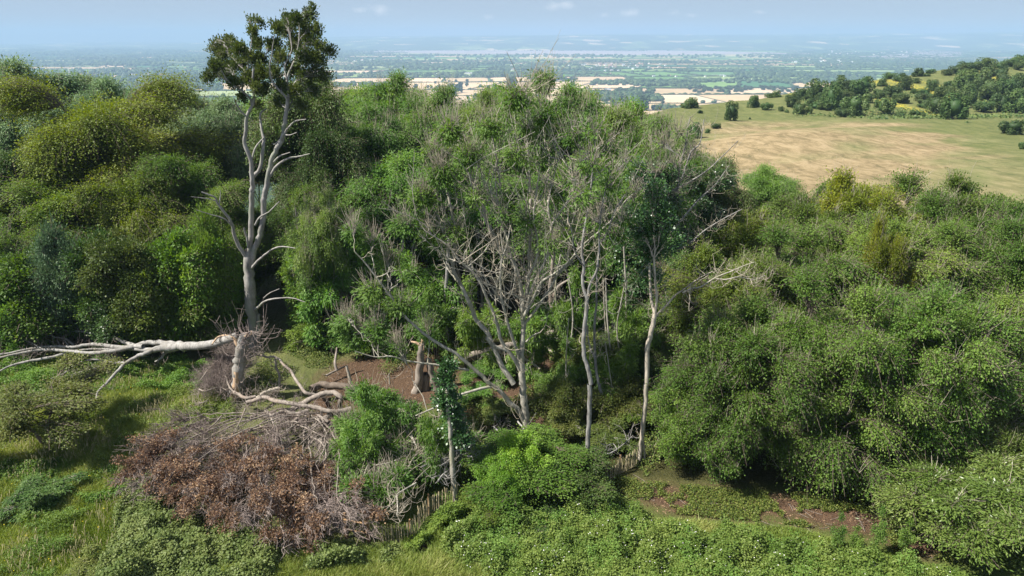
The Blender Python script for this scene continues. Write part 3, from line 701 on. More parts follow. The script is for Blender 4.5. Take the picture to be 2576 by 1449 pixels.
mt = M(); tubes(mt, np.array([(0, 0, 25.9 * s_), (0, 0, 44 * s_)]), [2 * s_, 1.2 * s_], 8, cap=True); mt.build('chimney', WHITE, e, False)

# ================================================================== HILL BUSHES
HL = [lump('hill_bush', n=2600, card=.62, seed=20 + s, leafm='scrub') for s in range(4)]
HT = [(1110,602,150,'dome-shaped dark tree highest on the hill skyline left'),(1270,625,110,'flat-topped dark bush right of the skyline dome'),(1000,700,170,'big dark rounded tree on the left shoulder of the hill'),(1170,670,160,'dark green bush between the two largest hill trees'),
(1345,680,190,'big pale-topped hill tree in the scrub centre'),(1440,578,90,'skyline bush just left of the yellow flowers'),(1555,570,90,'skyline bush above the yellow flowers'),(1500,622,90,'bush standing inside the yellow flowers'),(1480,710,120,'dark bush below the yellow flowers'),(1570,690,140,'wide bush right below the yellow flowers'),(1670,650,110,'bush on the lip of the smooth green slope'),
(1110,785,150,'dark upright tree at the foot of the scrub left'),(1290,815,200,'largest round bush on the meadow edge'),(1510,820,150,'round solitary bush on the meadow edge'),(880,712,130,'grey-green bush below the left hill shoulder'),(700,705,100,'bright green bush on the left hill skyline'),(530,775,125,'dark wide bush on the left end of the hill'),(635,800,100,'pale low bush left of the hill scrub'),(740,825,50,'small dark round bush at the scrub foot'),(785,840,36,'smallest dark bush at the scrub foot'),(875,830,110,'pale round bush at the scrub foot'),(945,838,70,'small bush between pale round bush and dark tree'),(820,775,120,'mid-scrub pale bush on the left'),
(360,875,120,'upright dark tree alone on the left meadow edge'),(507,892,30,'tiny dark bush alone on the meadow'),(250,945,85,'round dark bush below the lone upright tree'),(187,990,50,'small dark bush near the ash twigs'),(80,1000,150,'large dark bush seen through bare ash twigs'),(130,838,60,'low bush on the green bank at far left of the hill'),(403,797,40,'small bush on the left hill brow'),(70,775,130,'long dark thicket descending the left hill end'),(20,790,90,'lower end of the long dark thicket'),
(1790,735,105,'dark conical tree beside the yellow flowers'),(1870,655,95,'dark bush on the smooth green slope'),(1755,605,75,'bush at the bottom of the skyline row'),(1640,580,110,'broad skyline bush mid-hill'),(1872,535,70,'small skyline bush right of the broad ones'),(1840,562,50,'tiny bush under the skyline gap'),(1990,545,80,'skyline bush at the start of the upper ridge'),(1780,545,110,'flat skyline bush mid-hill'),
(2070,520,130,'first bush on the upper ridge'),(2150,505,150,'second bush on the upper ridge'),(2270,485,150,'third bush on the upper ridge'),(2400,492,90,'dark bush just under the upper ridge'),(2490,465,130,'pale bush near the top of the ridge'),(2560,450,130,'topmost bush of the ridge at the frame edge'),(2180,580,110,'dark bush below the upper ridge left'),(2290,550,90,'dark round bush below the upper ridge'),(2400,560,80,'bush on the high green slope'),(2530,510,70,'small high bush near the frame edge'),
(2100,650,170,'wide bush heading the right scrub'),(2250,640,180,'dark wide bush in the right scrub top'),(2400,630,130,'dark bush right of the scrub top'),(1960,720,130,'left flank bush of the right scrub'),(2060,770,150,'mid left bush of the right scrub'),(2150,745,160,'centre bush of the right scrub'),(2300,710,170,'right centre bush of the right scrub'),(2420,690,150,'grey-green bush of the right scrub'),(2540,650,130,'edge bush of the right scrub high'),
(2030,840,200,'big sloping bush at the foot of the right scrub'),(1900,810,150,'pale bush left of the big sloping one'),(2270,810,130,'dark low bush in the right scrub foot'),(2400,800,150,'dark steep bush in the right scrub foot'),(2510,800,180,'big dark bush at the right scrub foot'),(2490,960,180,'light green low bush alone on the right meadow'),(2572,1105,70,'dark bush cut by the frame on the right meadow'),(1740,690,60,'small bush between conical tree and flowers'),
(1640,865,90,'low pale bush on the meadow edge'),(1760,860,110,'low wide bush right of the meadow-edge round one'),(1200,850,120,'low bush leaning on the largest round bush'),(1050,745,90,'bush under the big dark shoulder tree'),(960,770,90,'low grey bush under the left shoulder'),(1400,750,90,'dark bush between the meadow-edge pair'),(1640,740,120,'grey bush mid-slope above the flower patch'),(2180,690,120,'olive bush in the middle of right scrub'),(2350,760,100,'shadowed bush in the right scrub hollow'),(2000,640,60,'isolated bush on the right of the smooth slope')]
def near_mesh(L, scale): return L
for k, (a_, b_, w_, lb) in enumerate(HT):
    px, py = R3((a_, b_)); w_ /= 3
    p = atT(px, py + w_ * .30); dist = np.linalg.norm(p - [0, 0, CAMZ]); w = w_ * dist / F
    tall = 1.0 if ('conical' in lb or 'upright' in lb) else .68
    if 'low' in lb or 'flat' in lb or 'long' in lb: tall = .5
    if 'ridge' in lb or 'skyline' in lb: tall = min(tall, .42)
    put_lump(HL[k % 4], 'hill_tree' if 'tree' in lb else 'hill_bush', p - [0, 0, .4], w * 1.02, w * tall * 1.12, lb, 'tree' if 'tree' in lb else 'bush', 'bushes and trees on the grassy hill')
for k in range(48):      # small copies that fill the thicket
    z = [((950, 2560), (720, 850)), ((2000, 2576), (560, 760)), ((600, 1600), (680, 830))][k % 3]
    a_ = z[0][0] + (z[0][1] - z[0][0]) * vr.random(); b_ = z[1][0] + (z[1][1] - z[1][0]) * vr.random()
    px, py = R3((a_, b_)); p = atT(px, py)
    if p[1] > 500 or (1690 < a_ < 2090 and 520 < b_ < 705) or (1400 < a_ < 1650 and b_ < 650): continue
    w = (3.5 + 5 * vr.random()); put_lump(HL[k % 4], 'thicket_bush', p - [0, 0, .5], w * 1.2, w * .5, 'small round bush filling the thicket on the hill slope', 'bush', 'small bushes filling the hill thicket')
# low scrub cover on the hill
sc = M(); n = 26000; u = .18 + .56 * vr.random(n); y = 225 + 230 * vr.random(n); x = u * y
k = (fbm(x, y, 26, 91, 3) > .5) & (x / y > .40) & (terr(x, y) > -30); x, y = x[k], y[k]; m = len(x)
hh = 1.5 * fbm(x, y, 5, 14, 2) * np.clip((fbm(x, y, 26, 91, 3) - .5) * 14, 0, 1)
P = np.stack([x + vr.normal(size=m) * .3, y + vr.normal(size=m) * .3, terr(x, y) + hh * vr.random(m) ** .5], 1); nn = nrm(np.array([0, -.2, 1]) + vr.normal(size=(m, 3)) * .5)
leaves(sc, P, nrm(np.cross(nn, runit(m))), nn, .9, .8, vr.random(m)); tag(sc.build('hill_scrub', LM['scrub']), kind='stuff', label='low bramble scrub spreading over the hill slope', cat='scrub')
#@@SPLIT@@
# ================================================================== TREE MODELS
proto('broadA', 'broadleaf_tree', 'broad', 'brown', 9, 5, dict(tips=118, n=24, L=.17, W=.115, sh=.23, sv=.095, bare=.02, shell=.5, proud=.8), nblob=58, br=1.38, low=-.9, cz=.54, ch=.46, multi=3, trunk_r=.2, bare=True, jit=.3)
proto('broadB', 'broadleaf_tree', 'broad', 'brown', 9, 5, dict(tips=118, n=24, L=.16, W=.11, sh=.22, sv=.10, up=.6, bare=.02, shell=.5, proud=.9), nblob=62, br=1.3, low=-.9, cz=.54, ch=.46, multi=2, trunk_r=.22, jit=.38, bare=True)
proto('broadC', 'broadleaf_tree', 'broad', 'brown', 9, 5, dict(tips=112, n=24, L=.165, W=.11, sh=.24, sv=.11, bare=.03, shell=.5, proud=.8), nblob=52, br=1.52, low=-.9, cz=.55, ch=.45, multi=3, trunk_r=.2, jit=.34, bare=True)
proto('beechBig', 'beech_tree', 'olive', 'brown', 18, 8.5, dict(twr=.011, tips=95, n=34, L=.18, W=.125, sh=.36, sv=.15, up=1.1, shell=.6, proud=.7), nblob=60, br=2.9, low=-.8, cz=.57, ch=.43, trunk_r=.5, jit=.28, inner=8)
proto('roundA', 'broadleaf_tree', 'dark', 'brown', 14, 5, dict(tips=100, n=30, L=.17, W=.115, sh=.29, sv=.13, up=1.1, shell=.6, proud=.8), nblob=40, br=2.1, low=-.8, cz=.57, ch=.43, trunk_r=.3, jit=.34)
proto('roundB', 'broadleaf_tree', 'broad', 'brown', 14, 5, dict(tips=100, n=30, L=.17, W=.115, sh=.29, sv=.13, up=1.2, shell=.6, proud=.8), nblob=36, br=2.2, low=-.75, cz=.6, ch=.4, trunk_r=.3, jit=.34)
proto('ashA', 'ash_tree', 'ash', 'ash', 16, 5, dict(tips=105, n=26, L=.27, W=.09, sh=.26, sv=.16, twr=.009, droop=.45, bare=.07, up=1.3, shell=.6), nblob=34, br=1.55, low=-.25, cz=.62, ch=.38, trunk_r=.26, jit=.28, bare=True)
proto('ashB', 'ash_tree', 'ash', 'ash', 16, 5, dict(tips=100, n=26, L=.27, W=.09, sh=.28, sv=.16, twr=.009, droop=.4, bare=.10, up=1.4, shell=.6), nblob=30, br=1.5, low=-.35, cz=.6, ch=.4, trunk_r=.22, multi=2, jit=.3, bare=True)
proto('ashC', 'ash_tree', 'pale', 'ash', 16, 5, dict(tips=80, n=26, L=.26, W=.10, sh=.3, sv=.18, twr=.009, droop=.3, bare=.03, up=1.2), nblob=36, br=1.7, low=-.4, cz=.62, ch=.38, trunk_r=.28, jit=.25, bare=True)
proto('hawA', 'hawthorn', 'haw', 'brown', 5, 2.6, dict(tips=190, n=30, L=.11, W=.085, sh=.17, sv=.08, bare=0, up=.3, twr=.012), nblob=34, br=.7, low=-.45, cz=.6, ch=.4, trunk_r=.13, multi=2, jit=.28, bare=True)
proto('shrubA', 'shrub', 'broad', 'brown', 4, 2.4, dict(tips=190, n=26, L=.12, W=.085, sh=.18, sv=.09, bare=0), nblob=34, br=.72, low=-.6, cz=.52, ch=.48, trunk_r=.08, multi=3, jit=.25, bare=True)
proto('shrubB', 'shrub', 'pale', 'brown', 4, 2.4, dict(tips=170, n=26, L=.16, W=.06, sh=.22, sv=.14, up=.7, bare=0), nblob=26, br=.9, low=-.6, cz=.52, ch=.48, trunk_r=.07, multi=4, jit=.28, bare=True)
proto('willowA', 'sallow_tree', 'willow', 'brown', 7, 4, dict(tips=170, n=30, L=.21, W=.065, sh=.26, sv=.15, up=.6, droop=.0, bare=.015), nblob=30, br=1.25, low=-.7, cz=.5, ch=.5, trunk_r=.12, multi=4, jit=.25, bare=True)
proto('sapling', 'sapling', 'lime', 'brown', 2.2, .45, dict(tips=170, n=22, L=.10, W=.075, sh=.1, sv=.1, up=1.2, twr=.008), nblob=9, br=.28, low=-.8, cz=.55, ch=.5, trunk_r=.02, jit=.3, inner=2)
proto('bareA', 'dead_shrub', 'haw', 'ash', 4, 2.0, dict(tips=90, n=0, bare=.7, up=.15, twr=.012), nblob=16, br=.8, low=-.3, cz=.6, ch=.4, trunk_r=.05, multi=4, jit=.3, bare=True, twigm='dtwig')
proto('ivyC', 'ivy_tree', 'ivy', 'ash', 12, 2.2, dict(tips=150, n=30, L=.13, W=.11, sh=.2, sv=.2), nblob=34, br=1.0, low=-.9, cz=.55, ch=.42, trunk_r=.18, jit=.25)

proto('regrow', 'ash_regrowth', 'ash', 'ash', 4, 2, dict(tips=150, n=18, L=.24, W=.08, sh=.17, sv=.12, droop=.4, up=1.0, twr=.012), nblob=22, br=.55, low=-.6, cz=.5, ch=.5, trunk_r=.04, multi=4, jit=.5, inner=3)

proto('hawOpen', 'hawthorn', 'haw', 'brown', 5, 3, dict(tips=120, n=26, L=.11, W=.085, sh=.17, sv=.08, up=.4, twr=.014, proud=.9), nblob=30, br=.72, low=-.35, cz=.62, ch=.36, trunk_r=.19, multi=2, jit=.45, inner=0)

proto('bigA', 'broadleaf_tree', 'broad', 'brown', 12, 6, dict(tips=112, n=24, L=.155, W=.105, sh=.23, sv=.10, bare=.02, up=.6, shell=.5, proud=.9, droop=.3), nblob=92, br=1.5, low=-.95, cz=.52, ch=.48, multi=4, trunk_r=.24, bare=True, jit=.26, inner=9)
proto('bigB', 'broadleaf_tree', 'broad', 'brown', 12, 6, dict(tips=112, n=24, L=.15, W=.10, sh=.24, sv=.11, bare=.03, up=.8, shell=.5, proud=1.1, droop=.35), nblob=84, br=1.6, low=-.95, cz=.52, ch=.48, multi=3, trunk_r=.26, bare=True, jit=.34, inner=9)

G1 = 'trees of the wood on the left'
tree('ashC', 700, 80, 236, 260, 'pale ash top showing between the beech and its dark neighbour', G1, leafm='ash')
# back row, left
tree('ashC', 55, 86, 172, 330, 'tall pale green ash at the far left of the wood top', G1)
tree('ashC', 190, 90, 212, 300, 'pale green ash beneath the factory sheds in the left wood', G1)
tree('ashC', 300, 88, 215, 240, 'pale ash crown poking above the big olive beech', G1)
tree('ashC', 20, 78, 250, 260, 'pale ash at the left edge below the tallest one', G1)
tree('beechBig', 225, 64, 228, 520, 'huge olive green beech crown dominating the left wood', G1, rot=.6)
tree('ashC', 420, 84, 262, 260, 'dull green ash between the olive beech and the tall grey beech', G1)
tree('ashA', 500, 80, 252, 260, 'thin leaved ash just left of the tall grey beech', G1, leafm='pale')
tree('ashC', 560, 76, 262, 220, 'pale ash directly behind the grey beech stems', G1)
tree('ashB', 620, 74, 290, 260, 'grey twigged ash behind the forks of the grey beech', G1, leafm='pale')
tree('roundA', 35, 60, 400, 300, 'dark round tree at the left edge below the ashes', G1)
tree('roundB', 150, 56, 470, 320, 'mid green round tree in front of the huge olive beech', G1, leafm='olive')
tree('roundA', 330, 57, 455, 280, 'dark leafed tree in the right shadow of the olive beech', G1, leafm='olive')
tree('roundB', 470, 60, 400, 250, 'light green tree left of the grey beech at mid height', G1)
tree('roundB', 545, 57, 470, 230, 'fresh green tree just behind the beech left limb', G1, leafm='ash')
tree('broadB', 40, 52, 590, 280, 'dense green tree low at the left edge of the wood', G1, leafm='ash')
tree('roundA', 760, 64, 232, 300, 'dark tree crown right behind the tall grey beech', G1, rot=1)
tree('roundA', 835, 60, 345, 240, 'dark shady tree right of the grey beech', G1)
tree('roundB', 760, 58, 470, 220, 'mid green tree low right of the grey beech', G1, leafm='broad')
tree('roundA', 690, 63, 520, 200, 'shadowed tree between the beech stems and the ash', G1)
# understorey left
G2 = 'understorey shrubs of the left wood'
tree('shrubA', 60, 50, 650, 300, 'broad green shrub at the left edge of the wood foot', G2, 'shrub', leafm='broad')
tree('shrubB', 150, 49.5, 585, 170, 'blue-green shrub standing out in the left wood', G2, 'shrub', leafm='blue')
tree('shrubA', 250, 50, 600, 200, 'dark green shrub right of the blue-green one', G2, 'shrub', leafm='dark')
tree('hawA', 325, 49, 600, 250, 'brownish hawthorn with a lichen-grey top in the left wood', G2, 'hawthorn')
tree('shrubA', 470, 50, 600, 240, 'rounded light shrub left of the beech trunk', G2, 'shrub', leafm='broad')
tree('shrubB', 500, 51, 560, 150, 'small pale blue-green shrub above the rounded light one', G2, 'shrub', leafm='ash')
tree('shrubA', 560, 54, 650, 150, 'yellow-green shrub beside the beech trunk', G2, 'shrub', leafm='lime')
tree('shrubA', 545, 53, 730, 150, 'lower yellow-green shrub touching the beech trunk', G2, 'shrub', leafm='olive')
tree('shrubA', 60, 49.5, 700, 240, 'low green shrub behind the fallen beech tips', G2, 'shrub', leafm='ash')
tree('hawA', 200, 50, 690, 220, 'dull hawthorn above the fallen beech branches', G2, 'hawthorn', leafm='broad')
tree('shrubA', 290, 49, 735, 220, 'deep green shrub over the middle of the fallen beech', G2, 'shrub', leafm='ivy')
tree('shrubB', 430, 49.5, 700, 260, 'feathery grey-green sallow above the fallen beech trunk', G2, 'shrub', leafm='broad')
tree('shrubA', 380, 48.5, 660, 200, 'green shrub between hawthorn and sallow', G2, 'shrub', leafm='broad')
tree('shrubB', 520, 50, 770, 140, 'low feathery bush left of the broken trunk', G2, 'shrub', leafm='ash')
tree('shrubA', 20, 49.5, 770, 200, 'low bush with yellow tips beneath the wood edge', G2, 'shrub', leafm='olive')
tree('shrubA', 780, 54, 600, 200, 'leafy shrub in the gap right of the beech trunk', G2, 'shrub', leafm='ash')
tree('regrow', 860, 50, 790, 170, 'bright ash regrowth beside the bare soil', G2, 'shrub', leafm='ash')
tree('regrow', 930, 49, 810, 150, 'small ash regrowth at the top of the soil clearing', G2, 'shrub', leafm='ash')
tree('regrow', 780, 50, 800, 150, 'low green shrub at the dark wood entrance', G2, 'shrub', leafm='broad')
tree('bareA', 900, 51, 690, 170, 'purple-grey dead twiggy shrub over the dark hollow', G2, 'shrub')
tree('bareA', 775, 54, 740, 110, 'dead twiggy shrub beside the beech trunk', G2, 'shrub')

# ash group behind the big ash
G3 = 'ash trees of the central wood'
tree('ashA', 830, 82, 212, 240, 'bright ash top right of the tall grey beech', G3)
tree('ashC', 900, 80, 235, 260, 'full leafed ash beside the dark beech neighbour', G3, leafm='ash')
tree('ashA', 1000, 78, 205, 260, 'spiky topped ash below the tan fields', G3)
tree('ashB', 1095, 70, 238, 300, 'rounded ash left of the highest ash sprays', G3)
tree('ashC', 955, 76, 240, 300, 'full green ash top left of centre below the tan fields', G3, leafm='ash')
tree('ashC', 1120, 74, 258, 300, 'broad green ash top just below the tan fields', G3, leafm='ash')
tree('ashC', 1240, 72, 240, 240, 'green ash top behind the highest sprays', G3, leafm='ash')
tree('ashC', 1440, 68, 250, 280, 'full green ash top right of the highest sprays', G3, leafm='ash')
tree('ashC', 1560, 66, 275, 260, 'full green ash top near the grassy slope', G3, leafm='ash')
tree('ashA', 930, 66, 290, 280, 'ash with hanging leaf sprays at the dark gap', G3)
tree('ashA', 1215, 66, 250, 260, 'ash just left of the highest ash sprays', G3, leafm='ash')
tree('ashB', 1330, 60, 205, 330, 'tallest ash whose sprays stand against the fields', G3)
tree('ashA', 1430, 62, 240, 280, 'ash right of the highest sprays with tan bare tops', G3)
tree('ashB', 1550, 60, 290, 320, 'ash with a rounded top beside the meadow', G3)
tree('ashB', 1660, 56, 318, 300, 'ash whose bare limbs reach over the dry meadow', G3)
tree('ashC', 1000, 60, 400, 300, 'leafy ash filling the left of the central group', G3, leafm='ash')
tree('ashC', 1180, 56, 430, 320, 'leafy ash behind the left limbs of the many-limbed ash', G3, leafm='ash')
tree('ashC', 1400, 54, 430, 320, 'leafy ash behind the upper limbs of the many-limbed ash', G3, leafm='ash')
tree('ashC', 1580, 52, 440, 320, 'leafy ash right of the many-limbed ash', G3, leafm='ash')
tree('ivyC', 1640, 48, 430, 210, 'ivy-clad dark tree above the pale bare trunk', G3)
tree('ivyC', 1760, 52, 440, 190, 'dark ivy-clad tree beside the dry meadow', G3)
tree('roundA', 1790, 60, 412, 210, 'dark round tree against the lower edge of the meadow', G3)
tree('roundA', 1100, 62, 520, 260, 'deep dark tree in the heart of the wood', G3)
tree('roundA', 1300, 60, 560, 280, 'dark tree behind the fork of the many-limbed ash', G3)
tree('roundA', 1500, 58, 560, 260, 'dark tree behind the slender trunks', G3)
tree('ashC', 870, 56, 500, 220, 'fresh green ash left of the central gap', G3, leafm='ash')
tree('ashB', 800, 52, 520, 200, 'young ash right of the beech low branches', G3)
tree('broadB', 1750, 44, 640, 300, 'shadowed hawthorn mass right of the pale trunk', G3, leafm='dark')
tree('broadA', 1620, 42, 830, 240, 'green scrub around the foot of the pale trunk', G3, leafm='dark')
tree('shrubA', 1500, 42, 850, 200, 'brown-green scrub among the slender trunks', G3, 'shrub', leafm='haw')
tree('shrubB', 1560, 38, 960, 200, 'grey-green scrub below the slender trunks', G3, 'shrub', leafm='haw')
tree('shrubB', 1420, 37, 960, 150, 'straggly yellow-green shrub right of the ash trunk', G3, 'shrub', leafm='haw')
tree('regrow', 1240, 44, 905, 160, 'low green shrub behind the ash fork', G3, 'shrub', leafm='ash')
tree('regrow', 1060, 50, 640, 220, 'leafy green shrub in front of the dark hollow', G3, 'shrub', leafm='ash')

# right hand mass
G4 = 'trees of the dense thicket on the right'
tree('broadA', 2170, 58, 462, 260, 'yellow-green tree top on the right against the meadow', G4, leafm='yellow', rot=.3)
tree('broadB', 2040, 60, 500, 300, 'dull green tree left of the yellow-green top', G4)
tree('broadC', 2330, 60, 475, 340, 'green tree right of the yellow-green top', G4)
tree('broadA', 2450, 58, 478, 260, 'tall green tree near the right edge against the meadow', G4)
tree('broadB', 2570, 54, 525, 280, 'green tree at the right edge of the thicket top', G4)
tree('broadB', 1900, 58, 530, 280, 'olive tree at the left end of the thicket top', G4, leafm='olive')
tree('ashC', 1935, 66, 432, 170, 'small dark ash standing up against the dry meadow', G4, leafm='ash')
tree('broadC', 2080, 53, 535, 320, 'olive-brown tree below the left of the thicket top', G4, leafm='olive')
tree('broadA', 2240, 43.0, 585, 140, 'bright yellow-green tree wedged between the thicket crowns', G4, leafm='yellow')
tree('broadC', 2400, 52, 530, 320, 'dull green tree on the upper right of the thicket', G4)
tree('broadA', 1850, 50, 570, 260, 'olive tree touching the bare ash twigs on the left', G4, leafm='olive')
tree('bigA', 1830, 42, 650, 330, 'broad crown at the left end of the thicket above the shadow', G4, leafm='olive', rot=.4)
tree('bigB', 2010, 45.5, 590, 380, 'broad dull crown on the left of the thicket middle row', G4, rot=1.1)
tree('bigA', 2235, 47, 570, 390, 'broad crown in the middle of the thicket middle row', G4, rot=2.2)
tree('bigB', 2450, 46, 575, 400, 'broad crown on the right of the thicket middle row', G4, rot=3.3)
tree('bigA', 2630, 44, 600, 340, 'crown of the middle row cut by the right frame edge', G4, rot=4.4)
tree('broadA', 1775, 33.4, 950, 270, 'low spreading crown over the left end of the soil track', G4)
tree('bigA', 1900, 33.4, 800, 400, 'tall front crown overhanging the soil track on the left', G4, rot=5.2)
tree('bigB', 2130, 32.3, 735, 440, 'tallest front crown of the thicket with hanging leafy sides', G4, rot=.2)
tree('bigA', 2370, 31.6, 760, 430, 'tall front crown above the four saplings', G4, rot=1.7)
tree('bigB', 2600, 33, 770, 400, 'front crown meeting the right frame edge', G4, rot=2.9, leafm='broad')
tree('willowA', 2480, 27.5, 1165, 440, 'narrow-leaved sallow in the bottom right corner', None)
tree('willowA', 2640, 28.5, 1040, 300, 'narrow-leaved sallow cut by the right edge higher up', None)
for px, Y, top, lb in [(2120, 26.2, 1300, 'left'), (2165, 26.0, 1322, 'second'), (2228, 26.1, 1285, 'tallest'), (2290, 26.0, 1302, 'right')]:
    tree('sapling', px, Y, top, 42, f'{lb} sapling of the four standing in the shadow of the thicket', 'saplings below the thicket', 'sapling', leafm='ash')
tree('ashB', 800, 50, 500, 190, 'bright green young ash right of the beech side branch', G3)
tree('regrow', 870, 51, 560, 190, 'bright leafy ash shrub in the gap left of the many-limbed ash', G3, 'shrub')
tree('regrow', 800, 50, 640, 200, 'drooping green ash shrub over the dark hollow', G3, 'shrub')
tree('regrow', 960, 49, 690, 150, 'small leafy ash above the bare soil', G3, 'shrub')
tree('shrubA', 1262, 30.0, 1150, 130, 'lime hop leaves hanging on the left shoulder of the hawthorn', None, 'climber', leafm='lime')
tree('shrubA', 1290, 29.4, 1200, 95, 'lowest lime hop leaves on the face of the hawthorn', None, 'climber', leafm='lime')
for px, Y, top, w, lb, lm in [(1450, 39.5, 870, 150, 'wispy green growth left of the lichen-white trunk', 'ash'), (1555, 39, 860, 170, 'wispy green growth between the slender trunks', 'ash'), (1590, 42, 740, 170, 'leafy growth behind the cream barked trunk', 'ash'), (1680, 36, 1010, 190, 'green growth right of the cream trunk foot', 'broad'), (1420, 35.5, 1030, 120, 'thin yellow-green growth right of the central ash foot', 'haw'), (1530, 35, 1070, 160, 'thin growth behind the right pale fence', 'haw'), (1390, 40, 930, 120, 'green growth right behind the central ash trunk', 'ash'), (1250, 38, 1010, 110, 'thin growth left of the central ash foot', 'haw'), (1190, 40, 960, 110, 'low leafy growth below the crossing ash limbs', 'ash')]:
    tree('regrow', px, Y, top, w, lb, G3, 'shrub', leafm=lm)
for px, Y, top, w, lb in [(1330, 43, 740, 160, 'leafy growth in the hollow behind the ash fork'), (1200, 45, 720, 150, 'leafy growth in the hollow left of the ash fork'), (1430, 44, 700, 150, 'leafy growth in the hollow right of the ash fork'), (1090, 47, 720, 140, 'leafy growth above the split stump'), (1520, 45, 690, 150, 'leafy growth behind the lichen-white trunk')]:
    tree('regrow', px, Y, top, w, lb, G3, 'shrub')
tree('ashA', 1722, 55, 360, 210, 'ash at the right end of the central wood above the ivy tree', G3)
tree('ashA', 1600, 66, 292, 220, 'thin topped ash in front of the grassy slope', G3)
tree('regrow', 1105, 31.6, 1015, 140, 'feathery ash growth left of the leaning ivy trunk', None, 'shrub')
# middle bush and near plants
tree('hawA', 1330, 31.0, 1135, 330, 'big dark hawthorn bush in the middle foreground', None, 'hawthorn', leafm='broad')
tree('shrubA', 1440, 30.5, 1165, 230, 'dark right half of the foreground thicket', None, 'shrub', leafm='dark')
tree('shrubA', 1245, 29.5, 1230, 200, 'green shrub in front left of the foreground hawthorn', None, 'shrub', leafm='broad')
tree('shrubA', 1360, 28.8, 1280, 240, 'shaded shrub at the foot of the foreground hawthorn', None, 'shrub', leafm='dark')
tree('shrubA', 1310, 30.6, 1110, 150, 'bright lime hop leaves smothering the hawthorn top', None, 'climber', leafm='lime')
tree('hawOpen', 75, 35.0, 950, 440, 'open hawthorn with a dark crooked trunk at the left edge', None, 'hawthorn', rot=1.2)
tree('regrow', 90, 29.5, 1215, 190, 'dark wispy shrub in the long grass at left', None, 'shrub', leafm='dark')
tree('regrow', 225, 24.4, 1400, 150, 'dark wispy shrub at the bottom edge of the grass', None, 'shrub', leafm='haw')
tree('regrow', 945, 33.5, 960, 170, 'bright ash regrowth right of the dead branches', None, 'shrub', leafm='ash')
tree('regrow', 905, 31.5, 1040, 160, 'lower bright ash regrowth against the dead crown', None, 'shrub', leafm='ash')
tree('bareA', 575, 43, 875, 150, 'purple-grey twig tangle left of the broken trunk', None, 'shrub')
tree('bareA', 540, 41.5, 930, 130, 'dead grey twigs left of the broken trunk foot', None, 'shrub')
#@@SPLIT@@
# ================================================================== TRACED TREES AND DEAD WOOD
def scaleP(p): return ((p[1]) * CT + (CAMZ - p[2]) * ST) / F
class Traced:
    k = 1.0
    def __init__(s): s.w = M(); s.P = []; s.R = []
    def limb(s, T, pts, w0, w1, Y=None, Y1=None, z=None, k=4, sides=7, mb=None, tint=.5, cap=False, rough=.08, mi=0):
        """trace in picture units; either at depth Y..Y1 or lying at height z (number or list)"""
        q = np.array([T(p) for p in pts], float); n = len(q)
        if z is None:
            Ys = np.linspace(Y, Y if Y1 is None else Y1, n); P = np.array([atY(a, b, y) for (a, b), y in zip(q, Ys)])
        else:
            zs = np.full(n, z, float) if np.ndim(z) == 0 else np.interp(np.linspace(0, 1, n), np.linspace(0, 1, len(z)), z)
            P = np.array([atZ(a, b, v) for (a, b), v in zip(q, zs)])
        P = smooth_line(P, k); d = np.arange(len(P)) / (len(P) - 1)
        R = s.k * (w0 + (w1 - w0) * d) * .5 * np.array([scaleP(p) for p in P])
        P[1:-1] += rng.normal(size=(len(P) - 2, 3)) * R[1:-1, None] * .12
        tubes(mb or s.w, P, R, sides, tint, mi=mi, cap=cap, rough=rough); s.P.append(P); s.R.append(R); return P, R
    def skel(s): return np.concatenate(s.P), np.concatenate(s.R)
def pblobs(lst, Y, spread=2.2):
    out = []
    for b in lst:
        a, c, r = b[:3]; p = atY(a, c, Y + (rng.random() * 2 - 1) * spread if len(b) < 5 else b[4]); rr = r * scaleP(p)
        out.append((p[0], p[1], p[2], rr, rr * .85, b[3] if len(b) > 3 else 1.0))
    return out
def curls(mb, skel, n, rmin=.012, rmax=.14, ln=(.8, 2.0), down=.5, end_up=.7, r=.016, K=8):
    P, R = skel; ok = np.nonzero((R > rmin) & (R < rmax))[0]
    if len(ok) == 0: return
    i = rng.choice(ok, n); a = P[i]; d = runit(n); d[:, 2] *= .5; d = nrm(d); l = (ln[0] + (ln[1] - ln[0]) * rng.random(n))[:, None]
    t = np.linspace(0, 1, K)[None, :, None]
    dn = down * (.3 + 1.2 * rng.random((n, 1, 1)))
    z = np.array([0, 0, 1.]) * (-dn * 4 * t * (1 - t) * .6 + end_up * (t ** 2.2) * rng.random((n, 1, 1)))
    side = runit(n)[:, None] * np.sin(t * 3.1) * .22
    Q = a[:, None] + (d[:, None] * t * .8 + z + side) * l[:, None]
    tubes(mb, Q, (r * np.linspace(1.2, .5, K))[None] * (.7 + .7 * rng.random((n, 1))), 4, tint=rng.random(n))
    # short side twigs
    m = n * 4; j = rng.integers(0, n, m); kk = rng.integers(2, K, m); b = Q[j, kk]; e = nrm(runit(m) + np.array([0, 0, .6])) * (.2 + .5 * rng.random((m, 1)))
    tubes(mb, bez(b, b + e, e * .3 + rng.normal(size=(m, 3)) * .06, 4), np.full((m, 4), r * .55), 3)
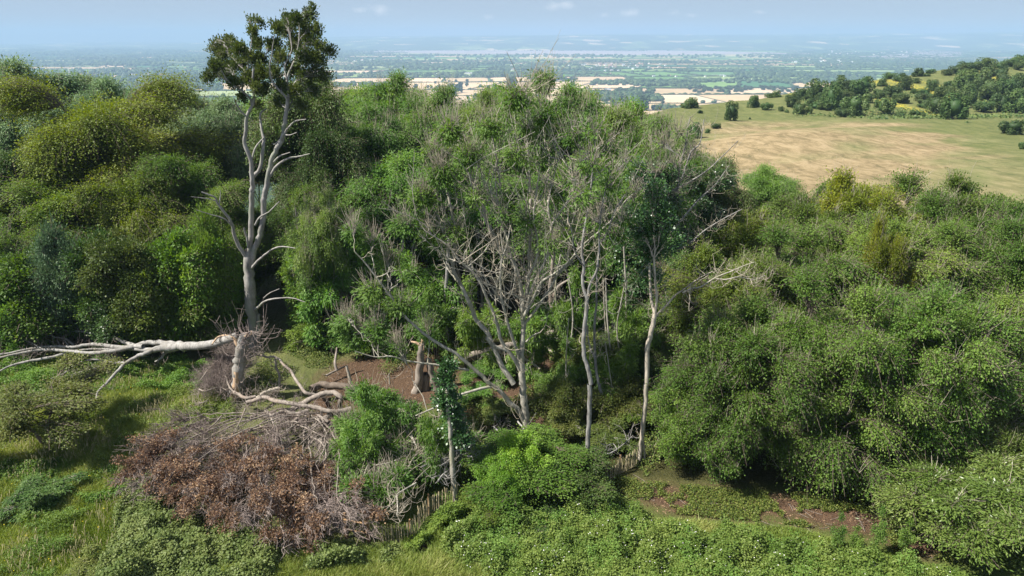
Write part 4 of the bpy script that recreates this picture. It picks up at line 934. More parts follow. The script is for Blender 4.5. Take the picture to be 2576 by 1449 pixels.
def shoots(mb, skel, n, zmin, ln=(1.2, 3.4), r=.02):
    P, R = skel; ok = np.nonzero((R > .02) & (R < .16) & (P[:, 2] > zmin))[0]; i = rng.choice(ok, n); a = P[i]
    d = nrm(rng.normal(size=(n, 3)) * [.6, .6, .25] + [0, 0, .9]); l = (ln[0] + (ln[1] - ln[0]) * rng.random(n))[:, None]; K = 7
    Q = bez(a, a + d * l, nrm(rng.normal(size=(n, 3)) * [1, 1, .3]) * l * .28, K, .025); tubes(mb, Q, (r * np.linspace(1.3, .35, K))[None] * (.6 + .8 * rng.random((n, 1))), 4, tint=rng.random(n))
    m = n * 6; j = rng.integers(0, n, m); kk = rng.integers(2, K - 1, m); b = Q[j, kk]; e = nrm(d[j] + rng.normal(size=(m, 3)) * .55) * (.25 + .7 * rng.random((m, 1)))
    tubes(mb, bez(b, b + e, e * .3 + rng.normal(size=(m, 3)) * .08, 4), np.full((m, 4), r * .5) * np.array([1.2, 1, .8, .6]), 3)
def finish(name, loc, label, cat, parts, group=None):
    e = empty(name, loc, label, cat, group); L0 = np.array(loc, np.float32)
    for nm, mb, mt in parts:
        if mb.n == 0: continue
        mb.V = [v - L0 for v in mb.V]; mb.build(nm, mt, e)
    return e

# ---- the tall grey beech
b0 = atT(640, 872); YB = b0[1]
t = Traced(); Lf = M()
t.limb(PP, [(642, 885), (640, 868), (637, 830), (632, 770), (629, 720), (626, 670), (627, 628)], 34, 22, YB, k=5, sides=12); t.k = .86
t.limb(R4, [(1905, 560), (1888, 430), (1895, 300), (1897, 150), (1902, 0)], 17, 15, YB, YB)
t.limb(R1, [(1902, 1449), (1905, 1390), (1900, 1330), (1890, 1200), (1845, 1080), (1855, 1000), (1862, 880), (1910, 780), (1915, 700), (1905, 620), (1915, 520)], 15, 6, YB, YB - 1)
t.limb(R1, [(1862, 880), (1820, 840), (1780, 780), (1765, 740)], 6, 3, YB - .5, YB - 1.5)
t.limb(R1, [(1905, 800), (1885, 740), (1830, 690), (1760, 640), (1710, 600), (1640, 470)], 8, 3, YB - .6, YB - 2)
t.limb(R1, [(1825, 690), (1840, 600), (1850, 540), (1790, 480)], 5, 3, YB - .8, YB)
t.limb(R1, [(1912, 690), (1940, 640), (1975, 575), (1990, 480)], 5, 3, YB - .6, YB + 1)
t.limb(R1, [(1910, 640), (1870, 560), (1880, 430), (1900, 300), (1900, 180)], 5, 2, YB - .6, YB + .4)
t.limb(R1, [(1905, 1340), (1960, 1270), (1985, 1130), (1990, 1050), (1975, 980), (1965, 860), (2010, 820)], 12, 5, YB + .1, YB + 1.6)
t.limb(R1, [(1900, 1200), (1930, 1110), (1980, 1050), (2000, 1030)], 6, 3, YB, YB + 1)
t.limb(R4, [(1905, 520), (1925, 420), (1960, 330), (1985, 200), (1990, 60), (2000, 0)], 17, 16, YB, YB - .4)
t.limb(R1, [(2000, 1449), (2015, 1380), (2035, 1280), (2055, 1190), (2095, 1110), (2130, 1040), (2145, 950), (2160, 850), (2172, 760), (2185, 700)], 16, 11, YB - .4, YB - 1)
t.limb(R1, [(2172, 760), (2150, 720), (2095, 670), (2045, 590), (2035, 500), (2050, 420), (2060, 330)], 8, 3, YB - 1, YB - 2)
t.limb(R1, [(2185, 700), (2165, 620), (2180, 550), (2215, 470), (2250, 350), (2260, 230), (2250, 140)], 8, 2.5, YB - 1, YB)
t.limb(R1, [(2190, 700), (2220, 640), (2260, 570), (2310, 490), (2360, 400)], 7, 2.5, YB - 1, YB + 1)
t.limb(R1, [(2165, 620), (2150, 500), (2200, 380), (2190, 250)], 5, 2, YB - 1, YB + .5)
t.limb(R1, [(2120, 1060), (2150, 1000), (2180, 960), (2230, 915), (2310, 900)], 8, 3, YB - .8, YB - 2.4)
t.limb(R1, [(2130, 1010), (2180, 1020), (2240, 1000)], 5, 2, YB - .8, YB - 2.4)
t.limb(R1, [(2040, 1330), (2090, 1250), (2180, 1195), (2260, 1180), (2340, 1160)], 9, 3, YB - .5, YB - 2.5)
t.limb(R1, [(2060, 1230), (2110, 1180), (2190, 1150)], 7, 2.5, YB - .5, YB - 2)
t.limb(R1, [(2120, 1050), (2070, 1090), (2060, 1080)], 5, 2, YB - .8, YB)
t.limb(R4, [(1865, 500), (1790, 385), (1760, 280), (1742, 220), (1700, 160), (1645, 90), (1620, 40), (1520, 0)], 12, 4, YB - .1, YB - 2.5)
t.limb(R4, [(1745, 250), (1690, 200), (1590, 170), (1480, 135)], 5, 2, YB - 1, YB - 2.5)
t.limb(R4, [(1640, 70), (1560, 50), (1440, 35)], 4, 1.5, YB - 2, YB - 3)
t.limb(R4, [(1655, 90), (1665, 20), (1660, -20)], 4, 1.5, YB - 2, YB - 2)
t.limb(R4, [(1875, 420), (1862, 340), (1840, 270)], 8, 5, YB - .2, YB - .6)
t.limb(R4, [(1905, 570), (1935, 530), (1980, 490), (2060, 430), (2130, 412), (2230, 425)], 9, 2.5, YB - .3, YB - 2)
t.limb(R4, [(1925, 885), (1960, 860), (1990, 830), (2070, 805), (2200, 800), (2300, 830)], 9, 2, YB - .3, YB - 2.5)
t.limb(R4, [(1990, 800), (2040, 760), (2110, 730)], 4, 2, YB - 1, YB - 2)
t.limb(R4, [(1925, 250), (1960, 190), (2030, 150), (2110, 70)], 6, 3, YB - .3, YB - 1)
t.limb(PP, [(639, 884), (650, 830), (651, 790)], 16, 8, YB - .25)
BL = [(575, 118, 22), (600, 135, 26), (560, 150, 26), (535, 130, 15), (540, 175, 24), (565, 195, 28), (520, 205, 16), (600, 175, 30), (625, 150, 22), (640, 85, 13), (655, 62, 11), (632, 62, 8), (645, 115, 20), (650, 160, 26), (660, 195, 26), (625, 205, 26), (590, 215, 22), (650, 235, 20), (610, 250, 14),
      (690, 120, 24), (700, 75, 18), (725, 90, 26), (745, 55, 20), (780, 48, 16), (790, 28, 9), (765, 70, 22), (720, 55, 14), (800, 85, 18), (775, 105, 26), (740, 125, 28), (705, 155, 26), (690, 190, 24), (815, 130, 22), (840, 140, 14), (805, 165, 26), (770, 155, 28), (740, 185, 26), (780, 205, 28), (825, 205, 20), (710, 225, 22), (750, 240, 24), (795, 240, 20), (700, 265, 16), (765, 275, 16), (668, 230, 18), (648, 268, 14)]
fill_blobs(t.w, Lf, None, pblobs([(a, b, c * .86) for a, b, c in BL], YB, 2.4), t.skel(), dict(tips=210, n=24, L=.165, W=.10, sh=.11, sv=.17, up=1.5, droop=-.9, shell=.4, twr=.012, proud=1.0))
finish('beech_tree', (b0[0], b0[1], b0[2]), 'very tall smooth grey beech with forked trunk and dark crown against the sky', 'tree', [('trunk', t.w, BM['grey']), ('crown', Lf, LM['beech'])])

# ---- the broken standing trunk beside it
ys = atT(585, 1008)[1]
t = Traced(); wd = M(); bw = M(); tubes_top = None
t.limb(PP, [(577, 1016), (590, 985), (599, 950), (603, 910), (609, 870), (616, 846)], 30, 27, ys, k=4, sides=10, rough=.2, cap=True)
t.limb(C1, [(440, 800), (470, 700), (500, 560), (505, 400)], 22, 14, ys - .25, mb=wd, sides=7)
t.limb(PP, [(612, 870), (619, 850), (622, 838)], 14, 3, ys, mb=wd, sides=5)
t.limb(PP, [(600, 870), (590, 852), (580, 846)], 12, 3, ys, mb=wd, sides=5)
t.limb(PP, [(606, 850), (630, 842), (633, 832)], 7, 2, ys, mb=wd, sides=5)
curls(bw, t.skel(), 60, 0, 9, (1, 2.6), .5, .5, .018)
finish('broken_trunk', atY(585, 1008, ys), 'snapped standing beech trunk with orange torn wood at its foot', 'dead tree', [('trunk', t.w, BM['pale']), ('torn_wood', wd, BM['wood']), ('twig_sprays', bw, BM['dtwig'])])

# ---- the fallen beech lying to the left
t = Traced(); bw = M(); wd = M()
t.limb(R4, [(1790, 1085), (1720, 1110), (1600, 1148), (1450, 1165), (1330, 1163), (1230, 1170)], 18, 24, z=[4.2, 4.0, 3.3, 2.8, 2.4, 2.2], sides=10, rough=.12)
Z = lambda a, b: [a, b]
t.limb(R4, [(1330, 1150), (1240, 1140), (1100, 1140), (1000, 1170), (880, 1195), (700, 1215), (500, 1200), (330, 1190), (150, 1215), (0, 1250), (-60, 1262)], 15, 4, z=Z(2.4, .9))
t.limb(R4, [(1260, 1180), (1130, 1192), (1000, 1180), (850, 1165), (700, 1150), (550, 1170), (400, 1165), (240, 1180), (100, 1210), (-60, 1235)], 14, 4, z=Z(2.0, 1.0))
t.limb(R4, [(1080, 1165), (1020, 1160), (940, 1130), (850, 1095), (720, 1065), (600, 1050), (450, 1040), (360, 1020), (270, 990)], 13, 3, z=Z(2.1, 1.3))
t.limb(R4, [(1290, 1150), (1180, 1180), (1100, 1220), (1030, 1245), (950, 1290), (880, 1360), (800, 1449), (740, 1505), (728, 1560)], 14, 4, z=Z(2.2, .5))
t.limb(R4, [(940, 1290), (870, 1290), (780, 1275), (680, 1265), (560, 1310), (480, 1370), (380, 1410)], 7, 2, z=Z(1.2, .4))
t.limb(R4, [(930, 1290), (820, 1290), (720, 1330), (620, 1370), (520, 1410)], 8, 4, z=Z(1.1, .3))
t.limb(R4, [(740, 1325), (660, 1350), (560, 1370), (530, 1400)], 5, 2, z=Z(.9, .3))
t.limb(R4, [(500, 1215), (400, 1245), (280, 1265), (150, 1290), (60, 1320), (0, 1350), (-60, 1370)], 9, 3, z=Z(1.2, .4))
t.limb(R4, [(560, 1160), (500, 1110), (420, 1095), (380, 1080), (300, 1040), (250, 1025)], 6, 2, z=Z(1.2, 1.2))
t.limb(R4, [(610, 1050), (560, 1012), (540, 1000)], 4, 2, z=1.6); t.limb(R4, [(590, 1040), (580, 1000), (600, 960), (610, 930)], 4, 1.5, z=1.8)
t.limb(R4, [(1320, 1190), (1250, 1210), (1210, 1260), (1170, 1280)], 11, 3, z=Z(1.8, .9))
t.limb(R4, [(330, 1190), (260, 1150), (180, 1115)], 4, 2, z=1.4); t.limb(R4, [(520, 1170), (480, 1100), (480, 1080)], 3, 1.5, z=1.4)
t.limb(R4, [(900, 1200), (850, 1190), (700, 1185), (480, 1205)], 8, 4, z=1.5)
t.limb(R4, [(1760, 1090), (1700, 1085), (1640, 1100), (1600, 1150)], 10, 3, z=4.1, mb=wd)
curls(bw, t.skel(), 150, .015, .12, (.6, 1.5), .3, .8, .014)
finish('fallen_beech', (*atZ(590, 870, 4)[:2], 0), 'bleached grey beech fallen to the left from the broken trunk', 'fallen tree', [('trunk', t.w, BM['pale']), ('torn_wood', wd, BM['wood']), ('twig_sprays', bw, BM['dtwig'])])

# ---- heap of big dead branches right of the broken trunk
def dead(label, specs, mat='log', twigs=20, tk=None, name='dead_branch', group=None, tw='dtwig'):
    t = Traced(); bw = M(); kw_ = dict(cap=True) if name == 'log' else {}
    for T, pts, w0, w1, z in specs:
        if isinstance(z, tuple): t.limb(T, pts, w0, w1, Y=z[0], Y1=z[-1], **kw_)
        else: t.limb(T, pts, w0, w1, z=z, **kw_)
    if twigs: curls(bw if twigs >= 36 else t.w, t.skel(), twigs, .01, .2, *(tk or ((.5, 1.4), .5, .6, .013)))
    p = t.P[0][0]; return finish(name, (p[0], p[1], hz(p[0], p[1])), label, 'log' if name == 'log' else 'branch', [('trunk' if name == 'log' else 'limb', t.w, BM[mat]), ('twig_sprays', bw, BM[tw])], group)
GD = 'dead branches heaped by the broken trunk'
dead('thick dark log lying at the near edge of the bare soil', [(C1, [(1510, 640), (1600, 590), (1750, 590), (1900, 605), (2040, 630), (2170, 660)], 20, 17, [.85, .8, .6])], 'brown', 0, name='log')
dead('pale snapped branch standing up from the dark log', [(C1, [(2030, 600), (2022, 500), (1995, 400), (1975, 325)], 9, 6, (atZ(*C1((2030, 600)), .7)[1],))], 'pale_wood', 0)
dead('forked thin branch on the bare soil behind the log', [(C1, [(1700, 460), (1840, 390), (1960, 335)], 5, 4, .3), (C1, [(1845, 390), (1822, 300), (1835, 180), (1850, 80)], 8, 4, [.32, 1.0, 1.7])], 'log', 4)
dead('arching grey branch bent down at its right end', [(C1, [(1190, 960), (1400, 830), (1560, 740), (1700, 690), (1830, 700), (1905, 760), (1885, 840), (1895, 920)], 16, 11, [.5, 1.5, 1.5, .3])], 'log', 14, group=GD)
dead('long grey branch running right from the broken trunk foot', [(C1, [(470, 680), (560, 730), (640, 760), (760, 740)], 9, 8, 1.2), (C1, [(640, 820), (760, 790), (860, 750), (1000, 790), (1200, 830), (1400, 860), (1560, 890), (1740, 935), (1810, 945)], 10, 12, [1.0, 1.6, 1.2])], 'log', 40, group=GD)
dead('grey branch at the right of the heap under the leaves', [(C1, [(2040, 910), (1880, 940), (1740, 1000), (1660, 1050), (1560, 1110), (1490, 1210)], 14, 12, [1.0, .9, .4])], 'log', 18, group=GD)
dead('forked grey branch in the middle of the heap', [(C1, [(860, 1030), (960, 1000), (1060, 960), (1140, 930), (1240, 965), (1340, 960), (1460, 930)], 6, 9, 1.3), (C1, [(1345, 955), (1310, 1040), (1230, 1090), (1080, 1130), (960, 1190), (900, 1230)], 9, 5, [1.2, .9]), (C1, [(1300, 1080), (1310, 1120), (1260, 1200)], 7, 4, .9)], 'log', 50, group=GD)
dead('branch crossing low at the right foot of the heap', [(C1, [(1400, 1030), (1500, 1045), (1600, 1020), (1720, 1100), (1840, 1150), (1980, 1190)], 7, 9, .8), (C1, [(1590, 990), (1720, 1070), (1740, 1090)], 8, 8, 1.2)], 'log', 24, group=GD)
dead('crooked branch drooping over the right of the dead crown', [(C1, [(1830, 1200), (1740, 1260), (1640, 1300), (1610, 1330), (1660, 1380), (1690, 1449), (1700, 1560), (1640, 1640)], 7, 3, [1.0, 1.9, 1.7]), (C1, [(1640, 1310), (1620, 1430), (1560, 1520)], 5, 2.5, [1.7, 1.6])], 'log', 40, group=GD)
dead('long bent branch arching from the broken trunk over the grass', [(C1, [(680, 220), (740, 185), (820, 185), (920, 215), (990, 205), (1080, 250), (1150, 330), (1230, 400), (1290, 510), (1360, 600), (1430, 690), (1550, 720)], 4, 9, [3.0, 2.6, 1.4]), (C1, [(640, 160), (720, 95), (790, 65), (850, 105)], 3, 1.5, 3.4), (C1, [(1020, 230), (1035, 350), (1080, 470), (1070, 590)], 5, 6, [2.4, .8])], 'log', 36, group=GD)
dead('stripped branch with orange wood low beside the broken trunk', [(C1, [(1080, 620), (980, 650), (860, 700), (780, 760), (640, 850)], 11, 8, .6)], 'pale_wood', 24, group=GD)
dead('wiggling grey branches left of the broken trunk foot', [(C1, [(0, 640), (80, 670), (200, 630), (290, 620), (370, 660)], 4, 2, [1.2, 1.0]), (C1, [(340, 440), (370, 500), (400, 600), (460, 680)], 4, 5, [1.4, 1.0]), (C1, [(0, 820), (60, 820), (120, 780)], 3, 2, .8), (C1, [(20, 520), (130, 370), (240, 290), (330, 200)], 2.5, 2, 1.8)], 'log', 60, ((.6, 1.8), .4, .6, .013), group=GD)
for k, (a, b, c, d) in enumerate([((900, 1260), (1050, 1180), 7, .9), ((1700, 1400), (1500, 1280), 7, 1.2), ((1000, 1400), (1070, 1290), 6, 1.5), ((1480, 1390), (1600, 1250), 6, 1.1), ((1130, 1449), (1080, 1300), 5, 1.4), ((950, 1340), (1100, 1330), 4, 1.6)]):
    dead(['short stout branch under the forked one', 'leaning stub at the right of the heap front', 'upright broken stub in the heap front', 'second leaning stub beside the crooked branch', 'pale stub standing over the brown twigs', 'thin stub across the heap front'][k], [(C1, [a, ((a[0] + b[0]) / 2 + 10, (a[1] + b[1]) / 2 - 12), b], c, c * .7, d)], 'log', 10, group=GD)
t = M(); p = atZ(*C1((1170, 1010)), .5); tubes(t, np.array([p + [-.28, .1, -.05], p + [.28, -.12, .1]]), [.2, .2], 8, cap=1); e = empty('cut_log', p - [0, 0, .3], 'short log with a fresh orange cut end in the branch heap', 'log'); t.V = [v - np.float32(e.location) for v in t.V]; t.build('trunk', [BM['log'], BM['wood']], e)

# ---- the big dead crown with brown leaves
CR = np.array([atZ(a, b, 1.0)[:2] for a, b in [(330, 1180), (390, 1110), (450, 1065), (540, 1050), (640, 1095), (740, 1135), (830, 1160), (880, 1220), (925, 1265), (965, 1292), (900, 1322), (840, 1338), (700, 1345), (600, 1335), (500, 1285), (400, 1235), (340, 1215)]])
def edge_f(x, y, poly, r): return np.clip(2 * (sum(soft_poly(x, y, poly, q) for q in (r * .35, r * .7, r)) / 3), 0, 1)
def samp(poly, n, pad=0.0):
    lo, hi = poly.min(0) - pad, poly.max(0) + pad; out = np.zeros((0, 2))
    while len(out) < n:
        q = lo + (hi - lo) * rng.random((n * 2, 2)); out = np.concatenate([out, q[inpoly(q[:, 0], q[:, 1], poly)]])
    return out[:n]
def mound(x, y): return (.2 + 1.9 * edge_f(x, y, CR, 1.9)) * (.15 + 1.35 * fbm(x, y, 1.7, 66, 4))
org = atZ(700, 1000, 1)[:2]; tw = M(); dl = M(); lm = Traced()
nc = 620; qc = samp(CR, nc); dc = nrm(np.concatenate([qc - org, np.zeros((nc, 1))], 1) + rng.normal(size=(nc, 3)) * .8); dc[:, 2] = rng.normal(size=nc) * .35 + .1
zc = terr(qc[:, 0], qc[:, 1]) + mound(qc[:, 0], qc[:, 1]) * (.25 + .85 * rng.random(nc) ** .5); lc = .5 + 1.1 * rng.random(nc)
per = 22; i = np.repeat(np.arange(nc), per); n = len(i); tt_ = rng.random((n, 1))
A0 = np.stack([qc[:, 0], qc[:, 1], zc], 1); mp_ = bez(A0, A0 + dc * lc[:, None], dc * lc[:, None] * .4 + rng.normal(size=(nc, 3)) * .2, 7, .02)
tubes(tw, mp_, np.linspace(.026, .009, 7)[None] * (.7 + .6 * rng.random((nc, 1))), 4, tint=rng.random(nc))
f_ = tt_[:, 0] * 5.9; k0 = f_.astype(int); fr = (f_ - k0)[:, None]; a = mp_[i, k0] * (1 - fr) + mp_[i, k0 + 1] * fr
dd_ = nrm(dc[i] * .8 + runit(n) * .8 + [0, 0, .12]); l = (.18 + .5 * rng.random(n))[:, None]
tubes(tw, bez(a, a + dd_ * l, dd_ * l * .4 + rng.normal(size=(n, 3)) * .07, 4, .012), np.linspace(.013, .006, 4)[None] * (.7 + .7 * rng.random((n, 1))), 3, tint=rng.random(n))
pxs, pys = pix(qc[:, 0], qc[:, 1], 1.2)
has = rng.random(nc) < sstep(1095, 1190, pys - (pxs - 600) * .06) * (.12 + 1.25 * sstep(.40, .56, fbm(qc[:, 0], qc[:, 1], 1.5, 5, 3)))
j = np.repeat(np.nonzero(has)[0], 190); n = len(j); f_ = rng.random(n) ** .7 * 5.9; k0 = f_.astype(int); fr = (f_ - k0)[:, None]
P = mp_[j, k0] * (1 - fr) + mp_[j, k0 + 1] * fr + rng.normal(size=(n, 3)) * [.17, .17, .13]; P[:, 2] = np.maximum(P[:, 2], terr(P[:, 0], P[:, 1]) + .03)
nn = nrm(runit(n) + np.array([0, -.3, .4])); leaves(dl, P, nrm(np.cross(nn, runit(n))), nn, .08 + .06 * rng.random(n), .06 + .04 * rng.random(n), np.clip(.05 + .5 * rng.random(n) ** 1.6 + .45 * rng.random(nc)[j], 0, 1))
for k in range(34):     # the limbs feeding it
    e_ = samp(CR, 1)[0]; s_ = atZ(640 + 200 * rng.random(), 1020 + 60 * rng.random(), .8); z_ = mound(e_[0], e_[1]) * .95
    m_ = (s_ + [e_[0], e_[1], z_]) / 2 + rng.normal(size=3) * [.8, .8, .2] + [0, 0, .3]
    P_ = smooth_line(np.array([s_, m_, [e_[0], e_[1], z_]]), 8); P_[1:-1] += rng.normal(size=(len(P_) - 2, 3)) * .05; R_ = np.linspace(.055, .014, len(P_)); tubes(lm.w, P_, R_, 6); lm.P.append(P_); lm.R.append(R_)
for pts, w in [([(970, 1040), (1000, 1120), (970, 1200)], 5), ([(1080, 1260), (1120, 1400), (1140, 1500)], 5), ([(1700, 1380), (1650, 1500), (1560, 1640)], 5), ([(620, 900), (560, 1050), (480, 1200)], 4), ([(300, 1000), (200, 1110), (100, 1180)], 4)]: lm.limb(C1, pts, w, 2, z=[1.8, 2.0])
curls(tw, lm.skel(), 420, .01, .2, (.5, 1.3), .25, .5, .011)
finish('fallen_treetop', (*CR.mean(0), 0), 'great heap of a fallen beech crown with brown dead leaves and grey twigs', 'fallen tree', [('limb', lm.w, BM['log']), ('twig_sprays', tw, BM['dtwig']), ('dead_leaves', dl, LM['dead'])])

# ---- the many limbed ash in the middle
YA = atT(1327, 1099)[1]; t = Traced(); Lf = M(); bw = M()
t.limb(R8, [(1412, 420), (1400, 300), (1390, 200), (1375, 100), (1365, 0)], 20, 17, YA, sides=12, rough=.14)
t.limb(R5, [(1365, 1449), (1360, 1350), (1358, 1250), (1362, 1200)], 17, 14, YA, YA, sides=10)
Q = lambda pts, w0, w1, a=0, b=0, T=R5: t.limb(T, pts, w0, w1, YA + a, YA + b)
Q([(1360, 1220), (1375, 1050), (1380, 900), (1400, 750), (1420, 600), (1420, 450), (1430, 250), (1430, 50)], 13, 7, 0, .8)
Q([(1425, 1449), (1420, 1300), (1405, 1100), (1400, 900), (1420, 700), (1440, 560)], 6, 2, .8, 1.2, R2)
Q([(1375, 1050), (1362, 850), (1360, 750), (1330, 600), (1280, 500), (1210, 440), (1140, 300), (1090, 200), (1060, 20)], 11, 6, 0, 1.5)
Q([(1200, 1400), (1170, 1200), (1130, 1000), (1110, 830)], 5, 2, 1.5, 2, R2)
Q([(1345, 1260), (1330, 1200), (1290, 1100), (1220, 850), (1200, 650), (1215, 500), (1250, 400), (1275, 250)], 10, 3, 0, -1.5)
Q([(1345, 1340), (1300, 1250), (1210, 1130), (1170, 980), (1100, 800), (1010, 620), (900, 530), (800, 400), (640, 300)], 11, 3, 0, -1)
Q([(1300, 1449), (1200, 1290), (1110, 1080), (1020, 970), (960, 820), (890, 680), (840, 560), (858, 350), (830, 150), (800, 0)], 14, 6, -.2, 1.5)
Q([(840, 560), (800, 420), (770, 300), (700, 200), (610, 130)], 6, 3, .8, 0)
Q([(890, 680), (850, 640), (760, 420), (740, 260)], 6, 2, .6, 2)
t.limb(R8, [(1385, 290), (1340, 200), (1270, 140), (1180, 40), (1120, 0)], 13, 11, YA, YA - .5)
Q([(1120, 1449), (1040, 1370), (960, 1300), (850, 1210), (760, 1160), (650, 1090), (500, 960), (420, 850), (330, 730), (200, 560), (100, 450)], 11, 3, -.5, -1.5)
Q([(960, 1345), (880, 1330), (700, 1300), (500, 1275), (380, 1240), (250, 1245), (100, 1200)], 7, 2, -.6, -2.5)
t.limb(R8, [(1130, 20), (1030, 40), (900, 80), (790, 130), (720, 170), (620, 215), (510, 260)], 8, 3, YA - .5, YA - 3)
t.limb(R8, [(840, 110), (810, 200), (760, 310), (720, 400), (660, 490)], 3.5, 2, YA - 1.5, YA - 3)
Q([(1370, 960), (1410, 880), (1450, 800), (1510, 680), (1600, 620), (1720, 520), (1790, 430), (1900, 330)], 9, 3, 0, -2)
Q([(1380, 1000), (1480, 870), (1590, 700), (1650, 600), (1760, 500), (1850, 380)], 8, 3, 0, 1)
Q([(1400, 870), (1450, 700), (1520, 560), (1570, 420), (1590, 250), (1660, 140), (1740, 20)], 9, 4, 0, -.5)
Q([(1740, 1449), (1800, 1250), (1900, 1150), (2100, 1000)], 4, 2, -.5, -1.5, R2)
Q([(1590, 280), (1560, 100), (1600, -100), (1650, -300)], 6, 2.5, -.3, 1)
Q([(1375, 930), (1370, 780), (1330, 640), (1290, 500), (1240, 330), (1190, 150), (1160, -80)], 9, 3, .2, -1)
Q([(1400, 650), (1470, 520), (1480, 350), (1450, 200), (1470, 20), (1500, -200)], 7, 2.5, 0, -1)
Q([(1210, 440), (1150, 380), (1080, 200), (1010, 60), (960, -150)], 6, 2.5, .6, -.5)
Q([(1280, 880), (1190, 800), (1080, 640), (960, 560), (860, 520)], 5, 2, -.3, -1.5)
Q([(1395, 1130), (1450, 1080), (1500, 1060)], 5, 3, 0, -.5)
Q([(1090, 1100), (1150, 1160), (1250, 1200), (1340, 1290)], 8, 8, -.5, 0)
Q([(1430, 150), (1500, 50), (1560, -100), (1570, -300)], 5, 2, .5, 2)
Q([(1060, 40), (1000, -80), (880, -250)], 5, 2, 1, 0); Q([(800, 20), (760, -150), (700, -350)], 5, 2, 1.4, 2)
Q([(1900, 340), (2050, 200), (2150, 60), (2300, -60)], 4, 2, -1, -2); Q([(1740, 30), (1900, -100), (2050, -250)], 4, 2, 0, -1)
AB = []
for (a, b, r, d) in [(1300, 260, 40, .5), (1230, 330, 36, .4), (1370, 300, 34, .4), (1440, 350, 36, .35), (1180, 400, 38, .6), (1290, 400, 34, .3), (1360, 420, 34, .25), (1110, 450, 38, .9), (1060, 500, 36, .8), (1200, 500, 34, .25), (1270, 540, 32, .2), (1400, 500, 34, .35), (1470, 440, 34, .4), (1510, 520, 34, .35), (1330, 560, 30, .2), (1440, 590, 30, .35), (1010, 580, 34, .8), (1080, 600, 32, .6), (980, 660, 30, .7), (940, 620, 28, .6), (1150, 590, 28, .35), (890, 590, 26, .6), (1560, 600, 30, .4), (1500, 640, 26, .3), (1040, 690, 26, .5), (930, 740, 28, .6), (1010, 770, 26, .5), (1130, 340, 34, .6), (1090, 390, 32, .6), (1380, 620, 26, .3), (900, 860, 34, 1.1), (860, 820, 26, 1.0), (980, 880, 30, 1.0), (950, 830, 26, .9), (1545, 430, 30, .3), (1600, 500, 30, .3), (1330, 330, 30, .3), (1075, 835, 20, .8)]:
    AB.append((a, b, r, d))
fill_blobs(t.w, Lf, bw, pblobs(AB, YA, 1.6), t.skel(), dict(tips=420, n=20, L=.22, W=.075, sh=.24, sv=.17, droop=.4, bare=.17, up=1.1, twr=.012, shell=.7, tt0=.6))
shoots(bw, t.skel(), 110, 7.0)
shoots(t.w, t.skel(), 130, 8.5, (2.2, 5.0), .026)
curls(bw, t.skel(), 150, .02, .16, (.6, 1.7), .45, .9, .013)
finish('ash_tree', (*atT(1327, 1099)[:2], hz(*atT(1327, 1099)[:2])), 'half bare ash with many pale limbs fanning up from one forked trunk in the centre', 'tree', [('trunk', t.w, BM['ash']), ('crown', Lf, LM['ash']), ('twig_sprays', bw, BM['twig'])])

# ---- slender trunks right of it
def slender(label, name, limbs, blobs, Yb, kp, leafm='ash', barkm='ashdark', ncurl=40, cat='tree'):
    t = Traced(); Lf = M(); bw = M()
    for T, pts, w0, w1, a, b in limbs: t.limb(T, pts, w0, w1, Yb + a, Yb + b, sides=8)
    if blobs: fill_blobs(t.w, Lf, bw, pblobs(blobs, Yb, 1.2), t.skel(), kp)
    if ncurl: curls(bw if bw.n or ncurl >= 40 else t.w, t.skel(), ncurl, .01, .12, (.6, 1.6), .4, .8, .012)
    p = t.P[0][0]; finish(name, (p[0], p[1], hz(p[0], p[1])), label, cat, [('trunk', t.w, BM[barkm]), ('crown', Lf, LM[leafm]), ('twig_sprays', bw, BM['twig'])])
AK = dict(tips=130, n=22, L=.24, W=.08, sh=.24, sv=.16, droop=.4, bare=.4, up=1.1, twr=.013)
slender('tall lichen-white ash trunk right of the many-limbed ash, forked high up', 'ash_tree',
        [(R8, [(1850, 800), (1855, 600), (1862, 400), (1872, 200), (1872, 0)], 12, 12, 0, 0), (R5, [(1885, 1449), (1860, 1330), (1830, 1230), (1832, 1050), (1850, 900), (1855, 780)], 12, 10, 0, .3),
         (R5, [(1852, 800), (1820, 700), (1830, 570), (1815, 450), (1830, 300), (1860, 150), (1880, 0), (1900, -200)], 9, 4, .3, 1), (R5, [(1858, 780), (1880, 690), (1930, 580), (1945, 430), (1945, 320), (1960, 150), (2000, -50)], 7, 3, .3, -.5),
         (R5, [(1830, 560), (1760, 440), (1740, 300), (1700, 150)], 4, 2, .5, -1), (R5, [(1945, 400), (2010, 300), (2060, 150), (2140, 20)], 4, 2, 0, -1)],
        [(1480, 420, 34, .6), (1530, 380, 32, .6), (1470, 500, 32, .6), (1540, 470, 34, .7), (1590, 420, 30, .5), (1500, 560, 30, .6), (1570, 560, 30, .6), (1430, 460, 28, .5), (1500, 330, 30, .5)], atT(1475, 1233)[1] + 1.5, AK)
slender('thin crooked trunk standing just right of the lichen-white ash', 'ash_tree',
        [(R8, [(1970, 350), (1975, 150), (1945, 0)], 10, 9, 0, 0), (R5, [(1940, 1449), (1920, 1300), (1912, 1150), (1910, 1000), (1925, 850), (1925, 750), (1930, 600)], 8, 4, 0, .4), (R5, [(1912, 1250), (1880, 1180), (1860, 1080), (1855, 1000)], 5, 3, 0, .8)],
        [(1505, 680, 26, .6), (1520, 620, 24, .6)], atT(1515, 1083)[1] + .3, AK, ncurl=20)
slender('thin straight brown trunk behind the crooked one', 'ash_tree', [(R5, [(2010, 1320), (2002, 1200), (1990, 950), (1980, 780), (1975, 600)], 5, 3, 0, 0)], [(1518, 660, 22, .6)], 43, AK, ncurl=16, barkm='ash')
